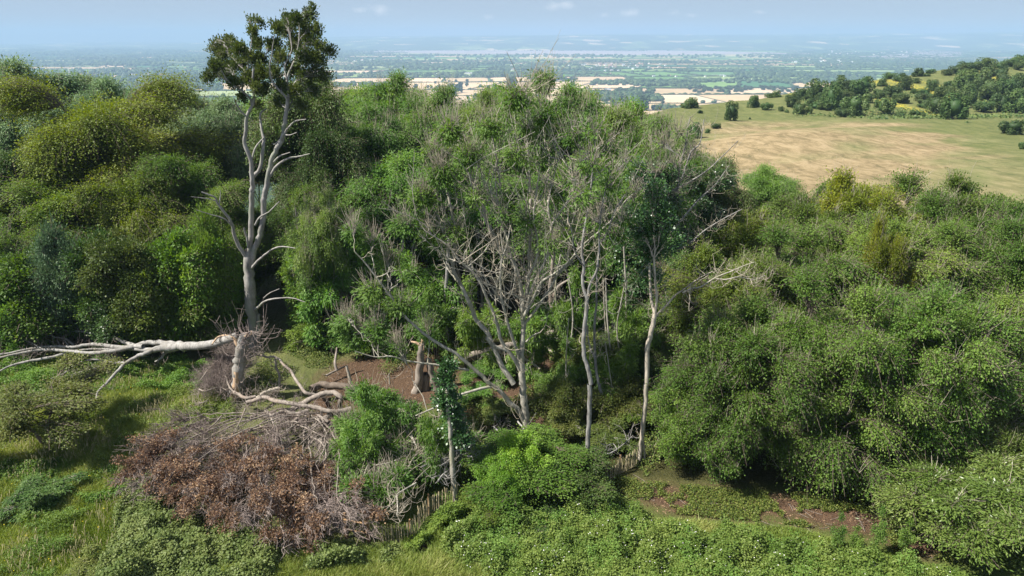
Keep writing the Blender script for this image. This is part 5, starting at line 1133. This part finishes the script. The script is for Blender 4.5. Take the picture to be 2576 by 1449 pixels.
slender('cream barked trunk on the right with a kink and a forked ivy-dark top', 'ash_tree',
        [(R8, [(2250, 590), (2262, 450), (2280, 300), (2292, 150), (2300, 0)], 11, 12, 0, 0), (R5, [(2305, 1449), (2310, 1200), (2330, 1090), (2352, 1000), (2368, 920)], 12, 12, 0, 0),
         (R5, [(2368, 930), (2345, 850), (2335, 780), (2330, 650), (2320, 500)], 8, 5, 0, .6), (R5, [(2368, 920), (2380, 800), (2370, 700), (2360, 500)], 7, 5, 0, -.4), (R5, [(2372, 935), (2440, 870), (2520, 780), (2576, 740), (2700, 650), (2800, 600)], 6, 2, 0, -1), (R8, [(2290, 590), (2285, 480), (2270, 380)], 5, 4, -.2, 0)],
        [(1640, 700, 30, 1.2), (1620, 640, 34, 1.2), (1660, 620, 30, 1.2), (1640, 560, 34, 1.2), (1600, 580, 30, 1.0), (1670, 540, 28, 1.), (1650, 480, 30, 1.0), (1700, 600, 26, .8)], atT(1609, 1160)[1], dict(tips=160, n=26, L=.13, W=.11, sh=.18, sv=.18, bare=.03), 'ivy', 'pale_wood', 24)
slender('dead pale ash limbs fanning out over the dry meadow', 'dead_tree',
        [(R3, [(-60, 1449), (0, 1330), (60, 1150), (130, 1080), (160, 900)], 5, 2, 0, 1), (R3, [(-100, 1449), (40, 1380), (180, 1290), (300, 1180), (420, 1060)], 5, 1.5, 0, -1), (R3, [(-40, 1449), (-20, 1250), (20, 1100), (40, 960), (60, 880)], 5, 2, 0, 0), (R6, [(-100, 330), (0, 200), (120, 60), (250, -60), (350, -200)], 6, 2, 0, 0), (R6, [(-60, 450), (60, 380), (180, 280), (330, 190), (450, 130)], 5, 2, 0, -1)],
        [(1700, 340, 26, .4), (1650, 370, 26, .5), (1740, 400, 24, .3), (1690, 420, 26, .4), (1640, 440, 26, .5)], 47, dict(AK, bare=.85), ncurl=110, cat='dead tree')
slender('bare pale branch reaching into the right thicket at half height', 'dead_branch', [(R6, [(0, 760), (60, 730), (140, 715), (240, 650), (360, 600), (480, 550), (540, 530)], 5, 2, 0, -1), (R6, [(250, 655), (330, 660), (420, 640), (540, 660), (620, 630)], 4, 1.5, 0, -1)], [], 38.5, AK, ncurl=40, barkm='ash', cat='branch')
slender('brown trunk with a sideways limb behind the many-limbed ash', 'ash_tree', [(R5, [(1590, 1010), (1590, 900), (1575, 770), (1590, 600), (1600, 400), (1580, 250)], 13, 8, 0, 0), (R5, [(1600, 790), (1640, 710), (1750, 640), (1790, 560)], 8, 4, 0, -.5)], [], 47, AK, ncurl=10, barkm='log')
for k, (x, y0_, y1_, w, Y_) in enumerate([(1124, 855, 600, 13, 49), (1000, 850, 560, 9, 52), (930, 840, 520, 10, 55), (905, 835, 500, 7, 56), (1040, 850, 600, 8, 54), (760, 800, 480, 9, 56), (740, 790, 500, 7, 57), (1210, 850, 560, 8, 53), (1180, 840, 500, 9, 55), (1250, 845, 520, 7, 55), (1400, 900, 640, 6, 46), (1440, 1000, 700, 5, 42), (1535, 1010, 700, 6, 41), (1562, 1040, 720, 5, 41), (1580, 960, 620, 7, 44), (1420, 1060, 800, 4, 38), (1548, 1120, 860, 4, 37.5)]):
    slender(['thick dark trunk left of the many-limbed ash', 'dark trunk above the bare soil', 'dark trunk in the hollow between beech and ash', 'thin dark trunk in the hollow', 'dark trunk right of the dark hollow', 'shaded trunk right of the grey beech', 'thin shaded trunk nearest the grey beech', 'shaded trunk behind the ash left limbs', 'dim trunk left of the fallen log', 'dim thin trunk above the fallen log', 'slim stem right behind the central ash', 'slim stem left of the lichen-white trunk', 'slim stem right of the crooked trunk', 'thin stem midway to the cream trunk', 'straight stem close left of the cream trunk', 'thin sapling stem near the central ash foot', 'thin sapling stem above the right fence'][k], 'shaded_trunk',
            [(PP, [(x, y0_), (x + rng.normal() * 5, (y0_ * 2 + y1_) / 3), (x + rng.normal() * 8, (y0_ + 2 * y1_) / 3), (x + rng.normal() * 12, y1_)], w, w * .6, 0, 0)], [], Y_, AK, ncurl=14, barkm='ashdark' if k < 10 else 'ash')

# ---- ivy clad trunk at the fence
YI = atT(1146, 1262)[1]; t = Traced(); Lf = M()
t.limb(PP, [(1148, 1264), (1140, 1205), (1137, 1156), (1133, 1085), (1127, 1020), (1124, 950), (1122, 915)], 15, 7, YI, YI + .6, sides=9, rough=.2)
fill_blobs(t.w, Lf, None, pblobs([(1128, 1000, 25), (1143, 1040, 22), (1118, 955, 20), (1152, 1078, 24), (1128, 925, 15), (1165, 1105, 18), (1110, 1010, 16)], YI + .4, .6), t.skel(), dict(tips=520, n=20, L=.13, W=.10, sh=.15, sv=.12, proud=1.2))
finish('ivy_clad_trunk', atY(1148, 1264, YI), 'leaning rough trunk by the pale fence with ivy on its upper half', 'tree', [('trunk', t.w, BM['ash']), ('crown', Lf, LM['ivy'])])
GB = 'bleached branches caught behind the pale fence'
dead('white-tipped branch reaching left over the brushwood', [(C2, [(1360, 350), (1500, 290), (1620, 250), (1740, 215), (1850, 150)], 4, 6, 2.0)], 'pale', 12, group=GB)
dead('thick pale branch pointing up right above the fence', [(C2, [(1700, 160), (1840, 130), (1950, 95), (2060, 40)], 4, 6, 2.2)], 'pale', 10, group=GB)
dead('crossed pale branches in front of the dark hollow', [(C2, [(1600, 340), (1700, 280), (1850, 150)], 4, 5, 2.0), (C2, [(1580, 540), (1640, 460), (1750, 370), (1900, 240), (1990, 200)], 4, 5, 1.6), (C2, [(1500, 500), (1600, 460), (1740, 465)], 3, 3, 1.4)], 'pale', 16, group=GB)
dead('white branch disappearing into the hop leaves', [(C2, [(2260, 290), (2160, 250), (2060, 220), (1980, 200)], 5, 6, 2.0)], 'pale', 4, group=GB)
# ---- brushwood of a fallen ash with curling twigs
t = Traced(); Lf = M(); bw = M()
for pts in [[(1300, 100), (1180, 180), (1000, 330), (900, 460)], [(1290, 560), (1150, 640), (1030, 720), (980, 830), (880, 920)], [(1240, 110), (1060, 240), (900, 300), (700, 330), (640, 380)], [(1300, 150), (1200, 320), (1120, 470), (900, 570)], [(740, 130), (680, 240), (640, 330), (590, 480), (650, 570)], [(1030, 720), (1040, 900), (1030, 1000)], [(1260, 0), (1300, 100), (1330, 240)]]:
    t.limb(C2, pts, 4, 1.8, z=[1.9, 1.6])
fb = []
for a, b in [(900, 1060), (950, 1040), (900, 1110), (860, 1130), (960, 1090), (1000, 1130), (920, 1160), (870, 1190), (890, 1230), (940, 1220), (990, 1190), (1030, 1160), (960, 1235), (1000, 1215), (1080, 1160), (1010, 1080), (1070, 1110), (1100, 1140), (1030, 1040), (990, 1010), (930, 1000), (900, 980), (870, 1070), (1110, 1080), (1180, 1100)]:
    p = atZ(a, b, 1.5); fb.append((p[0], p[1], p[2] * (.6 + .5 * rng.random()), .62, .45, 1.0))
fill_blobs(t.w, Lf, bw, fb, t.skel(), dict(tips=700, n=20, L=.20, W=.075, sh=.16, sv=.12, bare=.06, up=.4, droop=.3, twr=.007, tt0=.86), twigs=False)
curls(bw, t.skel(), 80, .005, .2, (.6, 1.7), .55, .5, .012)
finish('fallen_ash_branch', (*atZ(1000, 1180)[:2], 0), 'leafy tangle of fallen ash branches with curling tan twigs behind the pale fence', 'fallen branch', [('limb', t.w, BM['ash']), ('crown', Lf, LM['ash']), ('twig_sprays', bw, BM['twig'])])

# ---- split stump and the fallen log behind it
p = atT(1072, 985); t = Traced(); wd = M()
t.limb(PP, [(1046, 992), (1052, 965), (1057, 920), (1060, 885), (1061, 862)], 25, 14, p[1], sides=9, rough=.25, cap=True); t.limb(PP, [(1100, 992), (1090, 955), (1083, 925), (1078, 903)], 22, 15, p[1] + .1, sides=9, rough=.25, cap=True); t.limb(PP, [(1070, 995), (1072, 970), (1070, 940)], 24, 16, p[1] + .2, sides=8)
t.limb(PP, [(1061, 872), (1062, 860), (1064, 850)], 14, 5, p[1], mb=wd, sides=5); t.limb(PP, [(1058, 868), (1045, 862), (1034, 860)], 8, 5, p[1], mb=wd, sides=5); t.limb(PP, [(1064, 880), (1067, 868)], 8, 3, p[1] - .1, mb=wd, sides=5)
finish('split_stump', tuple(p), 'tall split stump with a pale splintered top beside the bare soil', 'stump', [('trunk', t.w, BM['log']), ('torn_wood', wd, BM['wood'])])
dead('huge grey log lying behind the many-limbed ash', [(R5, [(860, 1275), (950, 1250), (1050, 1222), (1200, 1180), (1350, 1140), (1480, 1100), (1560, 1075), (1690, 1030)], 24, 14, .5)], 'log', 10, name='log')
GL = 'limbs of the huge fallen log'
dead('pale limb sloping down from the huge log', [(R5, [(1520, 1150), (1600, 1220), (1650, 1290)], 7, 4, .4)], 'pale_wood', 10, group=GL)
dead('short limb of the huge log near the ash trunk', [(R5, [(1380, 1260), (1450, 1300), (1500, 1340)], 8, 5, .3)], 'pale_wood', 10, group=GL)
dead('splayed twigs at the broken end of the huge log', [(R5, [(1400, 1050), (1460, 1080), (1540, 1060)], 6, 3, 1.4)], 'pale_wood', 30, group=GL)
dead('broken sticks leaning at the foot of the many-limbed ash', [(R8, [(1150, 320), (1200, 370), (1280, 400), (1350, 430)], 3, 5, .7), (R8, [(1330, 280), (1380, 340)], 5, 4, 1.2)], 'pale', 24)
dead('small bare stick standing on the bare soil', [(R5, [(365, 1449), (360, 1370)], 5, 3, (40.5,))], 'pale_wood', 3)
dead('bare white forked branch above the right fence', [(R8, [(1950, 525), (2030, 520), (2110, 470), (2200, 390)], 3, 2, 1.6), (R8, [(2080, 490), (2050, 450), (2000, 470)], 2, 1, 1.7)], 'pale', 10)
#@@SPLIT@@
# ================================================================== FENCES
def pale_fence(label, pts, h=1.15, gap=.125):
    P = np.array([atT(a, b) for a, b in pts]); seg = np.linalg.norm(np.diff(P[:, :2], axis=0), axis=1); s = np.concatenate([[0], np.cumsum(seg)]); n = int(s[-1] / gap)
    q = np.linspace(0, s[-1], n); x = np.interp(q, s, P[:, 0]); y = np.interp(q, s, P[:, 1]); z = terr(x, y)
    e = empty('pale_fence', (x[0], y[0], z[0]), label, 'fence'); o = np.array([x[0], y[0], z[0]])
    b = np.stack([x, y, z - .1], 1) - o; t_ = b + np.stack([rng.normal(size=n) * .05, rng.normal(size=n) * .05, h * (.93 + .14 * rng.random(n))], 1)
    mid = (b + t_) / 2 + rng.normal(size=(n, 3)) * .012
    tip = t_ + np.array([0, 0, .06])
    mb = M(); tubes(mb, np.stack([b, mid, t_, tip], 1), np.array([.026, .026, .024, .006])[None] * (.8 + .5 * rng.random((n, 1))), 5, tint=rng.random(n)); mb.build('pales', BM['fence'], e)
    for f in (.18, .5, .85):
        w = M(); pw = b + (t_ - b) * f; pw[:, 1] += .03 * np.sin(np.arange(n) * 3.14); tubes(w, pw, np.full(n, .006), 3); w.build('wire', BM['ashdark'], e)
    for k in range(0, n, 16):
        w = M(); c = b[k] + [0, .09, 0]; tubes(w, np.array([c, c + [0, 0, .8], c + [.01, 0, 1.35]]), [.05, .05, .045], 8, cap=True); w.build('post', BM['post'], e)
pale_fence('weathered chestnut pale fence bending round the brushwood in front', [(927, 1362), (975, 1366), (1032, 1363), (1052, 1336), (1072, 1303), (1112, 1279), (1152, 1262)])
pale_fence('shaded chestnut pale fence half hidden right of the foreground hawthorn', [(1485, 1228), (1505, 1219), (1540, 1213), (1565, 1190), (1600, 1172)])
p0 = atT(927, 1364); p1_ = atT(872, 1352); e = empty('post_and_rail', tuple(p0), 'brown square post with a rail at the left end of the pale fence', 'fence')
for q in (p0, p1_):
    w = M(); c = q - p0; tubes(w, np.array([c + [0, 0, -.2], c + [0, 0, .8], c + [0, 0, 1.42], c + [0, 0, 1.45]]), [.10, .10, .10, .08], 4, cap=True); w.build('post', BM['post'], e, False)
for hgt in (1.15, .6):
    w = M(); c = p1_ - p0; tubes(w, np.array([[0, -.1, hgt], c * .5 + [0, -.1, hgt], c + [0, -.1, hgt]]), [.055, .055, .055], 4, cap=True); w.build('rail', BM['post'], e, False)

# ================================================================== GROUND COVER
def weeds(name, label, cat, poly, n, mat, h0=.25, h1=1.2, L=.11, W=.09, scale=1.7, seed=40, edge=.8, tnoise=.5, nz=.8, holes=0.0):
    q = samp(poly, n); hgt = (h0 + h1 * np.clip(fbm(q[:, 0], q[:, 1], scale, seed, 4) * 1.9 - .55, 0, 1)) * (.25 + .75 * edge_f(q[:, 0], q[:, 1], poly, edge))
    if holes:
        k = fbm(q[:, 0], q[:, 1], 1.4, seed + 3, 3) > holes; q = q[k]; hgt = hgt[k]
    k = edge_f(q[:, 0], q[:, 1], poly, edge) > .75 * fbm(q[:, 0], q[:, 1], .9, seed + 21, 3) + .05; q = q[k]; hgt = hgt[k]
    n = len(q); f = rng.random(n) ** .4; P = np.stack([q[:, 0], q[:, 1], terr(q[:, 0], q[:, 1]) + hgt * f], 1); P += rng.normal(size=P.shape) * .05
    nn = nrm(np.array([0, -.1, nz]) + rng.normal(size=(n, 3)) * .45); s = .7 + .6 * rng.random(n)
    t_ = np.clip(.1 + tnoise * fbm(q[:, 0], q[:, 1], .9, seed + 9, 3) + .35 * rng.random(n) + .12 * f, 0, 1)
    mb = M(); leaves(mb, P, nrm(np.cross(nn, runit(n))), nn, L * s, W * s, t_)
    return mb, q, hgt, tag(mb.build(name, mat), kind='stuff', label=label, cat=cat)
B1 = gpoly([(270, 1420), (290, 1320), (340, 1250), (420, 1235), (520, 1290), (620, 1335), (760, 1365), (900, 1385), (1010, 1390), (1020, 1425), (880, 1440), (760, 1449), (560, 1530), (250, 1530)])
B2 = gpoly([(1110, 1400), (1125, 1355), (1175, 1315), (1260, 1285), (1480, 1260), (1560, 1275), (1650, 1315), (1760, 1345), (1900, 1350), (2030, 1385), (2160, 1400), (2300, 1420), (2420, 1460), (2420, 1560), (1300, 1560), (1180, 1449), (1110, 1400)])
B3 = gpoly([(0, 1180), (130, 1170), (260, 1180), (330, 1215), (320, 1260), (230, 1280), (120, 1230), (0, 1230)])
weeds('bramble_patch', 'dull green bramble thicket below the brown dead crown', 'bramble', B1, 95000, LM['bramble2'], seed=40, h1=1.5, scale=1.3)
_, q2, h2, _o = weeds('bramble_patch', 'bright bramble and nettle thicket with tiny white flowers along the bottom right', 'bramble', B2, 190000, LM['bramble'], h0=.2, h1=1.15, scale=.8, L=.095, W=.08, seed=52)
weeds('nettle_patch', 'taller pale nettles and weeds rising out of the bottom thickets', 'nettles', B2, 42000, LM['ash'], h0=.4, h1=1.2, L=.09, W=.05, scale=.8, seed=91, holes=.55)
weeds('bramble_patch', 'low dark weeds under the left hawthorn', 'weeds', B3, 22000, LM['broad'], h0=.2, h1=.6, seed=60)
n = 700; k = rng.integers(0, len(q2), n); fl = M(); P = np.stack([q2[k, 0], q2[k, 1], terr(q2[k, 0], q2[k, 1]) + h2[k] + .06], 1); kp_ = fbm(q2[k, 0], q2[k, 1], 1.5, 8, 2) > .48; P = P[kp_]; n = len(P)
wm_ = bark_mat('white_petals', (.7, .66, .66), (.85, .82, .82), 4, bump=0)
leaves(fl, P, nrm(runit(n) * [1, 1, .2]), nrm(np.array([0, 0, 1]) + rng.normal(size=(n, 3)) * .3), .055, .055, rng.random(n)); tag(fl.build('bramble_flowers', wm_), kind='stuff', label='tiny white bramble flowers on the bottom right thicket', cat='flowers')
WA = gpoly([(-80, 905), (200, 885), (470, 895), (560, 935), (500, 980), (300, 975), (150, 1000), (-80, 990)])
weeds('weed_patch', 'dark mixed weeds under the fallen beech limbs', 'weeds', WA, 52000, LM['broad'], h0=.25, h1=1.2, scale=1.4, seed=71)
WB_ = gpoly([(330, 1010), (460, 985), (590, 1000), (590, 1050), (450, 1090), (360, 1130), (240, 1190), (250, 1110)])
weeds('weed_patch', 'ragged tall weeds between the grass and the dead crown', 'weeds', WB_, 30000, LM['bramble'], h0=.2, h1=1.0, L=.1, W=.06, scale=1.1, seed=77, holes=.42)
FW = gpoly([(960, 1375), (1030, 1378), (1060, 1345), (1090, 1308), (1160, 1275), (1175, 1290), (1110, 1325), (1080, 1362), (1045, 1392), (960, 1395)])
weeds('weed_patch', 'nettles growing against the foot of the pale fence', 'weeds', FW, 9000, LM['broad'], h0=.3, h1=.8, L=.1, W=.06, scale=.7, seed=111, edge=.3, holes=.3)
# woodland floor plants
WF = gpoly([(640, 880), (760, 820), (1000, 800), (1300, 800), (1500, 830), (1640, 860), (1660, 1180), (1560, 1240), (1330, 1240), (1190, 1260), (1180, 1050), (1080, 1010), (960, 1010), (860, 1020), (760, 1060), (660, 1020)])
q = samp(WF, 110000); n1_ = fbm(q[:, 0], q[:, 1], 3.0, 71, 4); ins = soft_poly(q[:, 0], q[:, 1], SOIL1, .5); pq = pix(q[:, 0], q[:, 1], 0)[0]; k = (n1_ > .42) & (rng.random(len(q)) > ins * (1.05 - .8 * sstep(1020, 1180, pq)) * (1 - sstep(.56, .66, n1_))); q = q[k]; n = len(q)
mb = M(); hh = .12 + .6 * np.clip((n1_[k] - .48) * 6, 0, 1); P = np.stack([q[:, 0], q[:, 1], terr(q[:, 0], q[:, 1]) + hh * rng.random(n) ** .6], 1); nn = nrm(np.array([0, 0, .8]) + rng.normal(size=(n, 3)) * .45)
leaves(mb, P, nrm(np.cross(nn, runit(n))), nn, .12, .085, rng.random(n)); tag(mb.build('undergrowth', LM['haw']), kind='stuff', label='low green undergrowth on the woodland floor', cat='undergrowth')
# litter: pale chips and dead leaves on the soil
q = np.concatenate([samp(SOIL1, 5000), samp(SOIL2, 2600)]); n = len(q); mb = M(); P = np.stack([q[:, 0], q[:, 1], terr(q[:, 0], q[:, 1]) + .015], 1); nn = nrm(np.array([0, 0, 1]) + rng.normal(size=(n, 3)) * .25)
leaves(mb, P, nrm(np.cross(nn, runit(n))), nn, .05 + .08 * rng.random(n), .03 + .05 * rng.random(n), rng.random(n)); tag(mb.build('leaf_litter', LM['dead']), kind='stuff', label='dry leaf litter and wood chips on the bare soil', cat='leaf litter')
# grass
def grass_mat():
    return leaf_mat('grass', [(0, (.085, .14, .022)), (.45, (.17, .225, .042)), (.75, (.29, .32, .085)), (1, (.48, .44, .20))], .3, .5, .3)
def grass(label, poly, n, hgt=.42, wid=.03, seed=3, bald=0):
    q = samp(poly, n); f = fbm(q[:, 0], q[:, 1], 2.4, seed, 4); g = fbm(q[:, 0], q[:, 1], .7, seed + 5, 3)
    if bald is not 0: k = ~inpoly(q[:, 0], q[:, 1], bald); q, f, g = q[k], f[k], g[k]
    n = len(q); h = hgt * (.45 + 1.1 * f) * (.7 + .6 * rng.random(n)); b = np.stack([q[:, 0], q[:, 1], terr(q[:, 0], q[:, 1]) - .02], 1)
    lean = np.stack([.35 * (f - .4) + rng.normal(size=n) * .22, .3 * (g - .5) + rng.normal(size=n) * .22], 1) * h[:, None] * 1.4
    m = b + np.concatenate([lean * .35, (h * .62)[:, None]], 1); t_ = b + np.concatenate([lean, h[:, None]], 1)
    a = rng.random(n) * 3.14; s = np.stack([np.cos(a), np.sin(a), 0 * a], 1) * (wid * (.6 + .7 * rng.random(n)))[:, None] * .5
    V = np.stack([b - s, b + s, m + s * .9, m - s * .9, t_ + s * .25, t_ - s * .25], 1).reshape(-1, 3); i = np.arange(n)[:, None] * 6
    Q = np.concatenate([i + [0, 1, 2, 3], i + [3, 2, 4, 5]]); tt = np.clip(.05 + .62 * f + .3 * g - .12 + .38 * rng.random(n) ** 2, 0, 1); mb = M(); mb.add(V, Q, np.repeat(tt, 6))
    return tag(mb.build('grass', GM), kind='stuff', label=label, cat='grass')
GM = grass_mat()
GA = gpoly([(-140, 900), (200, 880), (480, 915), (580, 960), (575, 1010), (470, 1050), (350, 1130), (330, 1200), (360, 1260), (300, 1300), (285, 1430), (540, 1560), (-140, 1560)])
GBp = gpoly([(540, 1449), (700, 1400), (860, 1395), (1000, 1385), (1035, 1350), (1110, 1340), (1140, 1400), (1220, 1449), (1260, 1560), (500, 1560)])
grass('long bright grass of the clearing on the left', GA, 190000)
grass('long seeding grass along the bottom edge in front of the fence', GBp, 70000, .5, seed=13, bald=PATH1)
GC = gpoly([(1300, 1540), (1700, 1449), (2100, 1400), (2400, 1420), (2700, 1500), (2600, 1600), (1300, 1600)])
grass('sparse grass between brambles and soil track', gpoly([(1560, 1300), (1760, 1310), (2000, 1330), (2200, 1380), (2380, 1430), (2350, 1470), (1800, 1400), (1560, 1340)]), 26000, .22, seed=23)
n = 9000; q = samp(np.array(GA), n); k = fbm(q[:, 0], q[:, 1], 1.6, 55, 3) > .50; q = q[k]; n = len(q); mb = M(); a = np.stack([q[:, 0], q[:, 1], terr(q[:, 0], q[:, 1])], 1); d = nrm(rng.normal(size=(n, 3)) * [.25, .25, .1] + [.15, 0, 1]); l = (.45 + .45 * rng.random(n))[:, None]
tubes(mb, bez(a, a + d * l, d * l * .5, 4), np.array([.006, .006, .007, .016])[None] * np.ones((n, 1)), 3, tint=rng.random(n)); tag(mb.build('seed_heads', bark_mat('seed_head', (.30, .27, .13), (.50, .44, .26), 3, bump=0)), kind='stuff', label='pale seed heads standing above the left grass', cat='grass')
WC = gpoly([(-60, 1260), (120, 1290), (260, 1300), (250, 1449), (120, 1500), (-60, 1500)])
weeds('weed_patch', 'scattered weeds in the bottom left grass', 'weeds', WC, 26000, LM['broad'], h0=.2, h1=.7, L=.1, W=.05, scale=1.0, seed=87, holes=.56)
n = 260; q = samp(GA, n); fl = M(); P = np.stack([q[:, 0], q[:, 1], terr(q[:, 0], q[:, 1]) + .5], 1); n = len(P); leaves(fl, P, nrm(runit(n) * [1, 1, .2]), nrm(np.array([0, 0, 1]) + rng.normal(size=(n, 3)) * .3), .05, .05, .5 * np.ones(n)); tag(fl.build('yellow_flowers', bark_mat('yellow_petals', (.75, .55, .02), (.85, .65, .03), 4, bump=0)), kind='stuff', label='tiny yellow flowers dotted through the left grass', cat='flowers')
#@@SPLIT@@

q = np.concatenate([samp(SOIL1, 150), samp(SOIL2, 60)]); n = len(q); mb = M(); a = np.stack([q[:, 0], q[:, 1], terr(q[:, 0], q[:, 1]) + .03], 1); d = nrm(runit(n) * [1, 1, .08]); l = (.2 + .9 * rng.random(n))[:, None]
tubes(mb, bez(a, a + d * l, d * l * .3 + runit(n) * [.1, .1, .03], 4), np.full((n, 4), .010), 4, tint=rng.random(n)); tag(mb.build('fallen_twigs', BM['log']), kind='stuff', label='broken twigs scattered over the bare soil', cat='twigs')

q = samp(SOIL2, 30000); k = fbm(q[:, 0], q[:, 1], 1.1, 404, 3) > .49; q = q[k]; n = len(q); mb = M(); P = np.stack([q[:, 0], q[:, 1], terr(q[:, 0], q[:, 1]) + .02 + .22 * rng.random(n)], 1); nn = nrm(np.array([0, 0, .8]) + rng.normal(size=(n, 3)) * .45)
leaves(mb, P, nrm(np.cross(nn, runit(n))), nn, .09, .06, rng.random(n)); tag(mb.build('soil_weeds', LM['bramble']), kind='stuff', label='low weeds breaking through the shaded soil track', cat='weeds')
# ================================================================== SKY, LIGHT, HAZE, CAMERA
SUN_EL, SUN_AZ = math.radians(51), math.radians(-106)     # azimuth from +Y, negative = left
sd = Vector((math.sin(SUN_AZ) * math.cos(SUN_EL), math.cos(SUN_AZ) * math.cos(SUN_EL), math.sin(SUN_EL)))
sl = bpy.data.lights.new('sun', 'SUN'); sl.energy = 4.6; sl.angle = math.radians(.53); sl.color = (1, .95, .87)
so = bpy.data.objects.new('sun', sl); COL.objects.link(so); so.rotation_euler = (-sd).to_track_quat('-Z', 'Y').to_euler()
W = bpy.data.worlds.new('World'); S.world = W; W.use_nodes = True; nt = W.node_tree; nt.nodes.clear(); L = nt.links.new
wo = nt.nodes.new('ShaderNodeOutputWorld'); bg = nt.nodes.new('ShaderNodeBackground'); L(bg.outputs[0], wo.inputs[0])
sky = nt.nodes.new('ShaderNodeTexSky'); sky.sky_type = 'NISHITA'; sky.sun_disc = False; sky.sun_elevation = SUN_EL; sky.sun_rotation = SUN_AZ
sky.altitude = 250; sky.air_density = 1.0; sky.dust_density = .25; sky.ozone_density = 3.5
tc = nt.nodes.new('ShaderNodeTexCoord')
sx = N(nt, 'ShaderNodeMix', data_type='RGBA', i_0=.92); L(sky.outputs[0], sx.inputs[6]); sx.inputs[7].default_value = (1.62, 1.92, 2.44, 1)
clouds = None
for (px, py, r) in [(905, 26, 10), (955, 24, 17), (1395, 15, 14), (1425, 13, 12), (1520, 38, 9), (1585, 31, 13), (1695, 33, 11), (1740, 38, 8), (1232, 42, 9), (1910, 30, 8)]:
    d = ray(px, py); d = d / np.linalg.norm(d)
    sb = N(nt, 'ShaderNodeVectorMath', operation='SUBTRACT'); L(tc.outputs['Generated'], sb.inputs[0]); sb.inputs[1].default_value = d
    mu = N(nt, 'ShaderNodeVectorMath', operation='MULTIPLY'); L(sb.outputs[0], mu.inputs[0]); mu.inputs[1].default_value = (F / r / 2.2, F / r / 2.2, F / r / .95)
    ln = N(nt, 'ShaderNodeVectorMath', operation='LENGTH'); L(mu.outputs[0], ln.inputs[0])
    mr = N(nt, 'ShaderNodeMapRange'); mr.inputs[1].default_value = 0; mr.inputs[2].default_value = 1; mr.inputs[3].default_value = 1; mr.inputs[4].default_value = 0; L(ln.outputs['Value'], mr.inputs[0])
    if clouds is None: clouds = mr.outputs[0]
    else:
        mx = N(nt, 'ShaderNodeMath', operation='MAXIMUM'); L(clouds, mx.inputs[0]); L(mr.outputs[0], mx.inputs[1]); clouds = mx.outputs[0]
mp = N(nt, 'ShaderNodeMapping'); mp.inputs['Scale'].default_value = (1, 1, 1.8); L(tc.outputs['Generated'], mp.inputs[0])
nz = N(nt, 'ShaderNodeTexNoise', i_Scale=70.0, i_Detail=6.0, i_Roughness=.6); L(mp.outputs[0], nz.inputs['Vector'])
m1 = N(nt, 'ShaderNodeMath', operation='MULTIPLY_ADD', i_1=1.9, i_2=-1.12); L(nz.outputs['Fac'], m1.inputs[0])
m2 = N(nt, 'ShaderNodeMath', operation='ADD', use_clamp=True); L(m1.outputs[0], m2.inputs[0]); L(clouds, m2.inputs[1])
m3 = N(nt, 'ShaderNodeMath', operation='MULTIPLY', i_1=.55); L(m2.outputs[0], m3.inputs[0])
m4 = N(nt, 'ShaderNodeMath', operation='GREATER_THAN', i_1=.001); L(clouds, m4.inputs[0])
m5 = N(nt, 'ShaderNodeMath', operation='MULTIPLY'); L(m3.outputs[0], m5.inputs[0]); L(m4.outputs[0], m5.inputs[1])
cm = N(nt, 'ShaderNodeMix', data_type='RGBA'); L(m5.outputs[0], cm.inputs[0]); L(sx.outputs[2], cm.inputs[6]); cm.inputs[7].default_value = (4.2, 4.2, 4.3, 1)
L(cm.outputs[2], bg.inputs[0]); bg.inputs[1].default_value = .105
# haze
HZ0, HZ1 = VZ - 27, 230
mb = M(); x0, x1, y0, y1 = -26000, 28000, -60, 24500
V = [(x0, y0, HZ0), (x1, y0, HZ0), (x1, y1, HZ0), (x0, y1, HZ0), (x0, y0, HZ1), (x1, y0, HZ1), (x1, y1, HZ1), (x0, y1, HZ1)]
mb.add(V, [(3, 2, 1, 0), (4, 5, 6, 7), (0, 1, 5, 4), (1, 2, 6, 5), (2, 3, 7, 6), (3, 0, 4, 7)])
hm_, nt, out = newmat('haze'); pv = nt.nodes.new('ShaderNodeVolumePrincipled'); pv.inputs['Color'].default_value = (.36, .52, .75, 1); pv.inputs['Density'].default_value = 1.2e-4
pv.inputs['Anisotropy'].default_value = .0
nt.links.new(pv.outputs[0], out.inputs['Volume']); 
if not globals().get('NOHAZE'): tag(mb.build('haze', hm_, smooth=False), kind='stuff')
# camera
cd = bpy.data.cameras.new('camera'); cd.lens = 24; cd.sensor_width = 36; cd.clip_start = .5; cd.clip_end = 80000
co = bpy.data.objects.new('camera', cd); COL.objects.link(co); co.location = (0, 0, CAMZ); co.rotation_euler = (math.pi / 2 - PITCH, 0, 0); S.camera = co
S.view_settings.view_transform = 'Standard'; S.view_settings.look = 'None'; S.view_settings.gamma = 1; S.view_settings.exposure = 1.22
S.render.engine = 'CYCLES'; c = S.cycles
c.max_bounces = 5; c.diffuse_bounces = 3; c.glossy_bounces = 2; c.transmission_bounces = 3; c.volume_bounces = 1; c.transparent_max_bounces = 4
c.use_denoising = True; c.sample_clamp_indirect = 4; c.caustics_reflective = False; c.caustics_refractive = False
c.volume_step_rate = 10
for p_ in PROTO.values():
    for k_ in p_['ks']: bpy.data.objects.remove(k_)
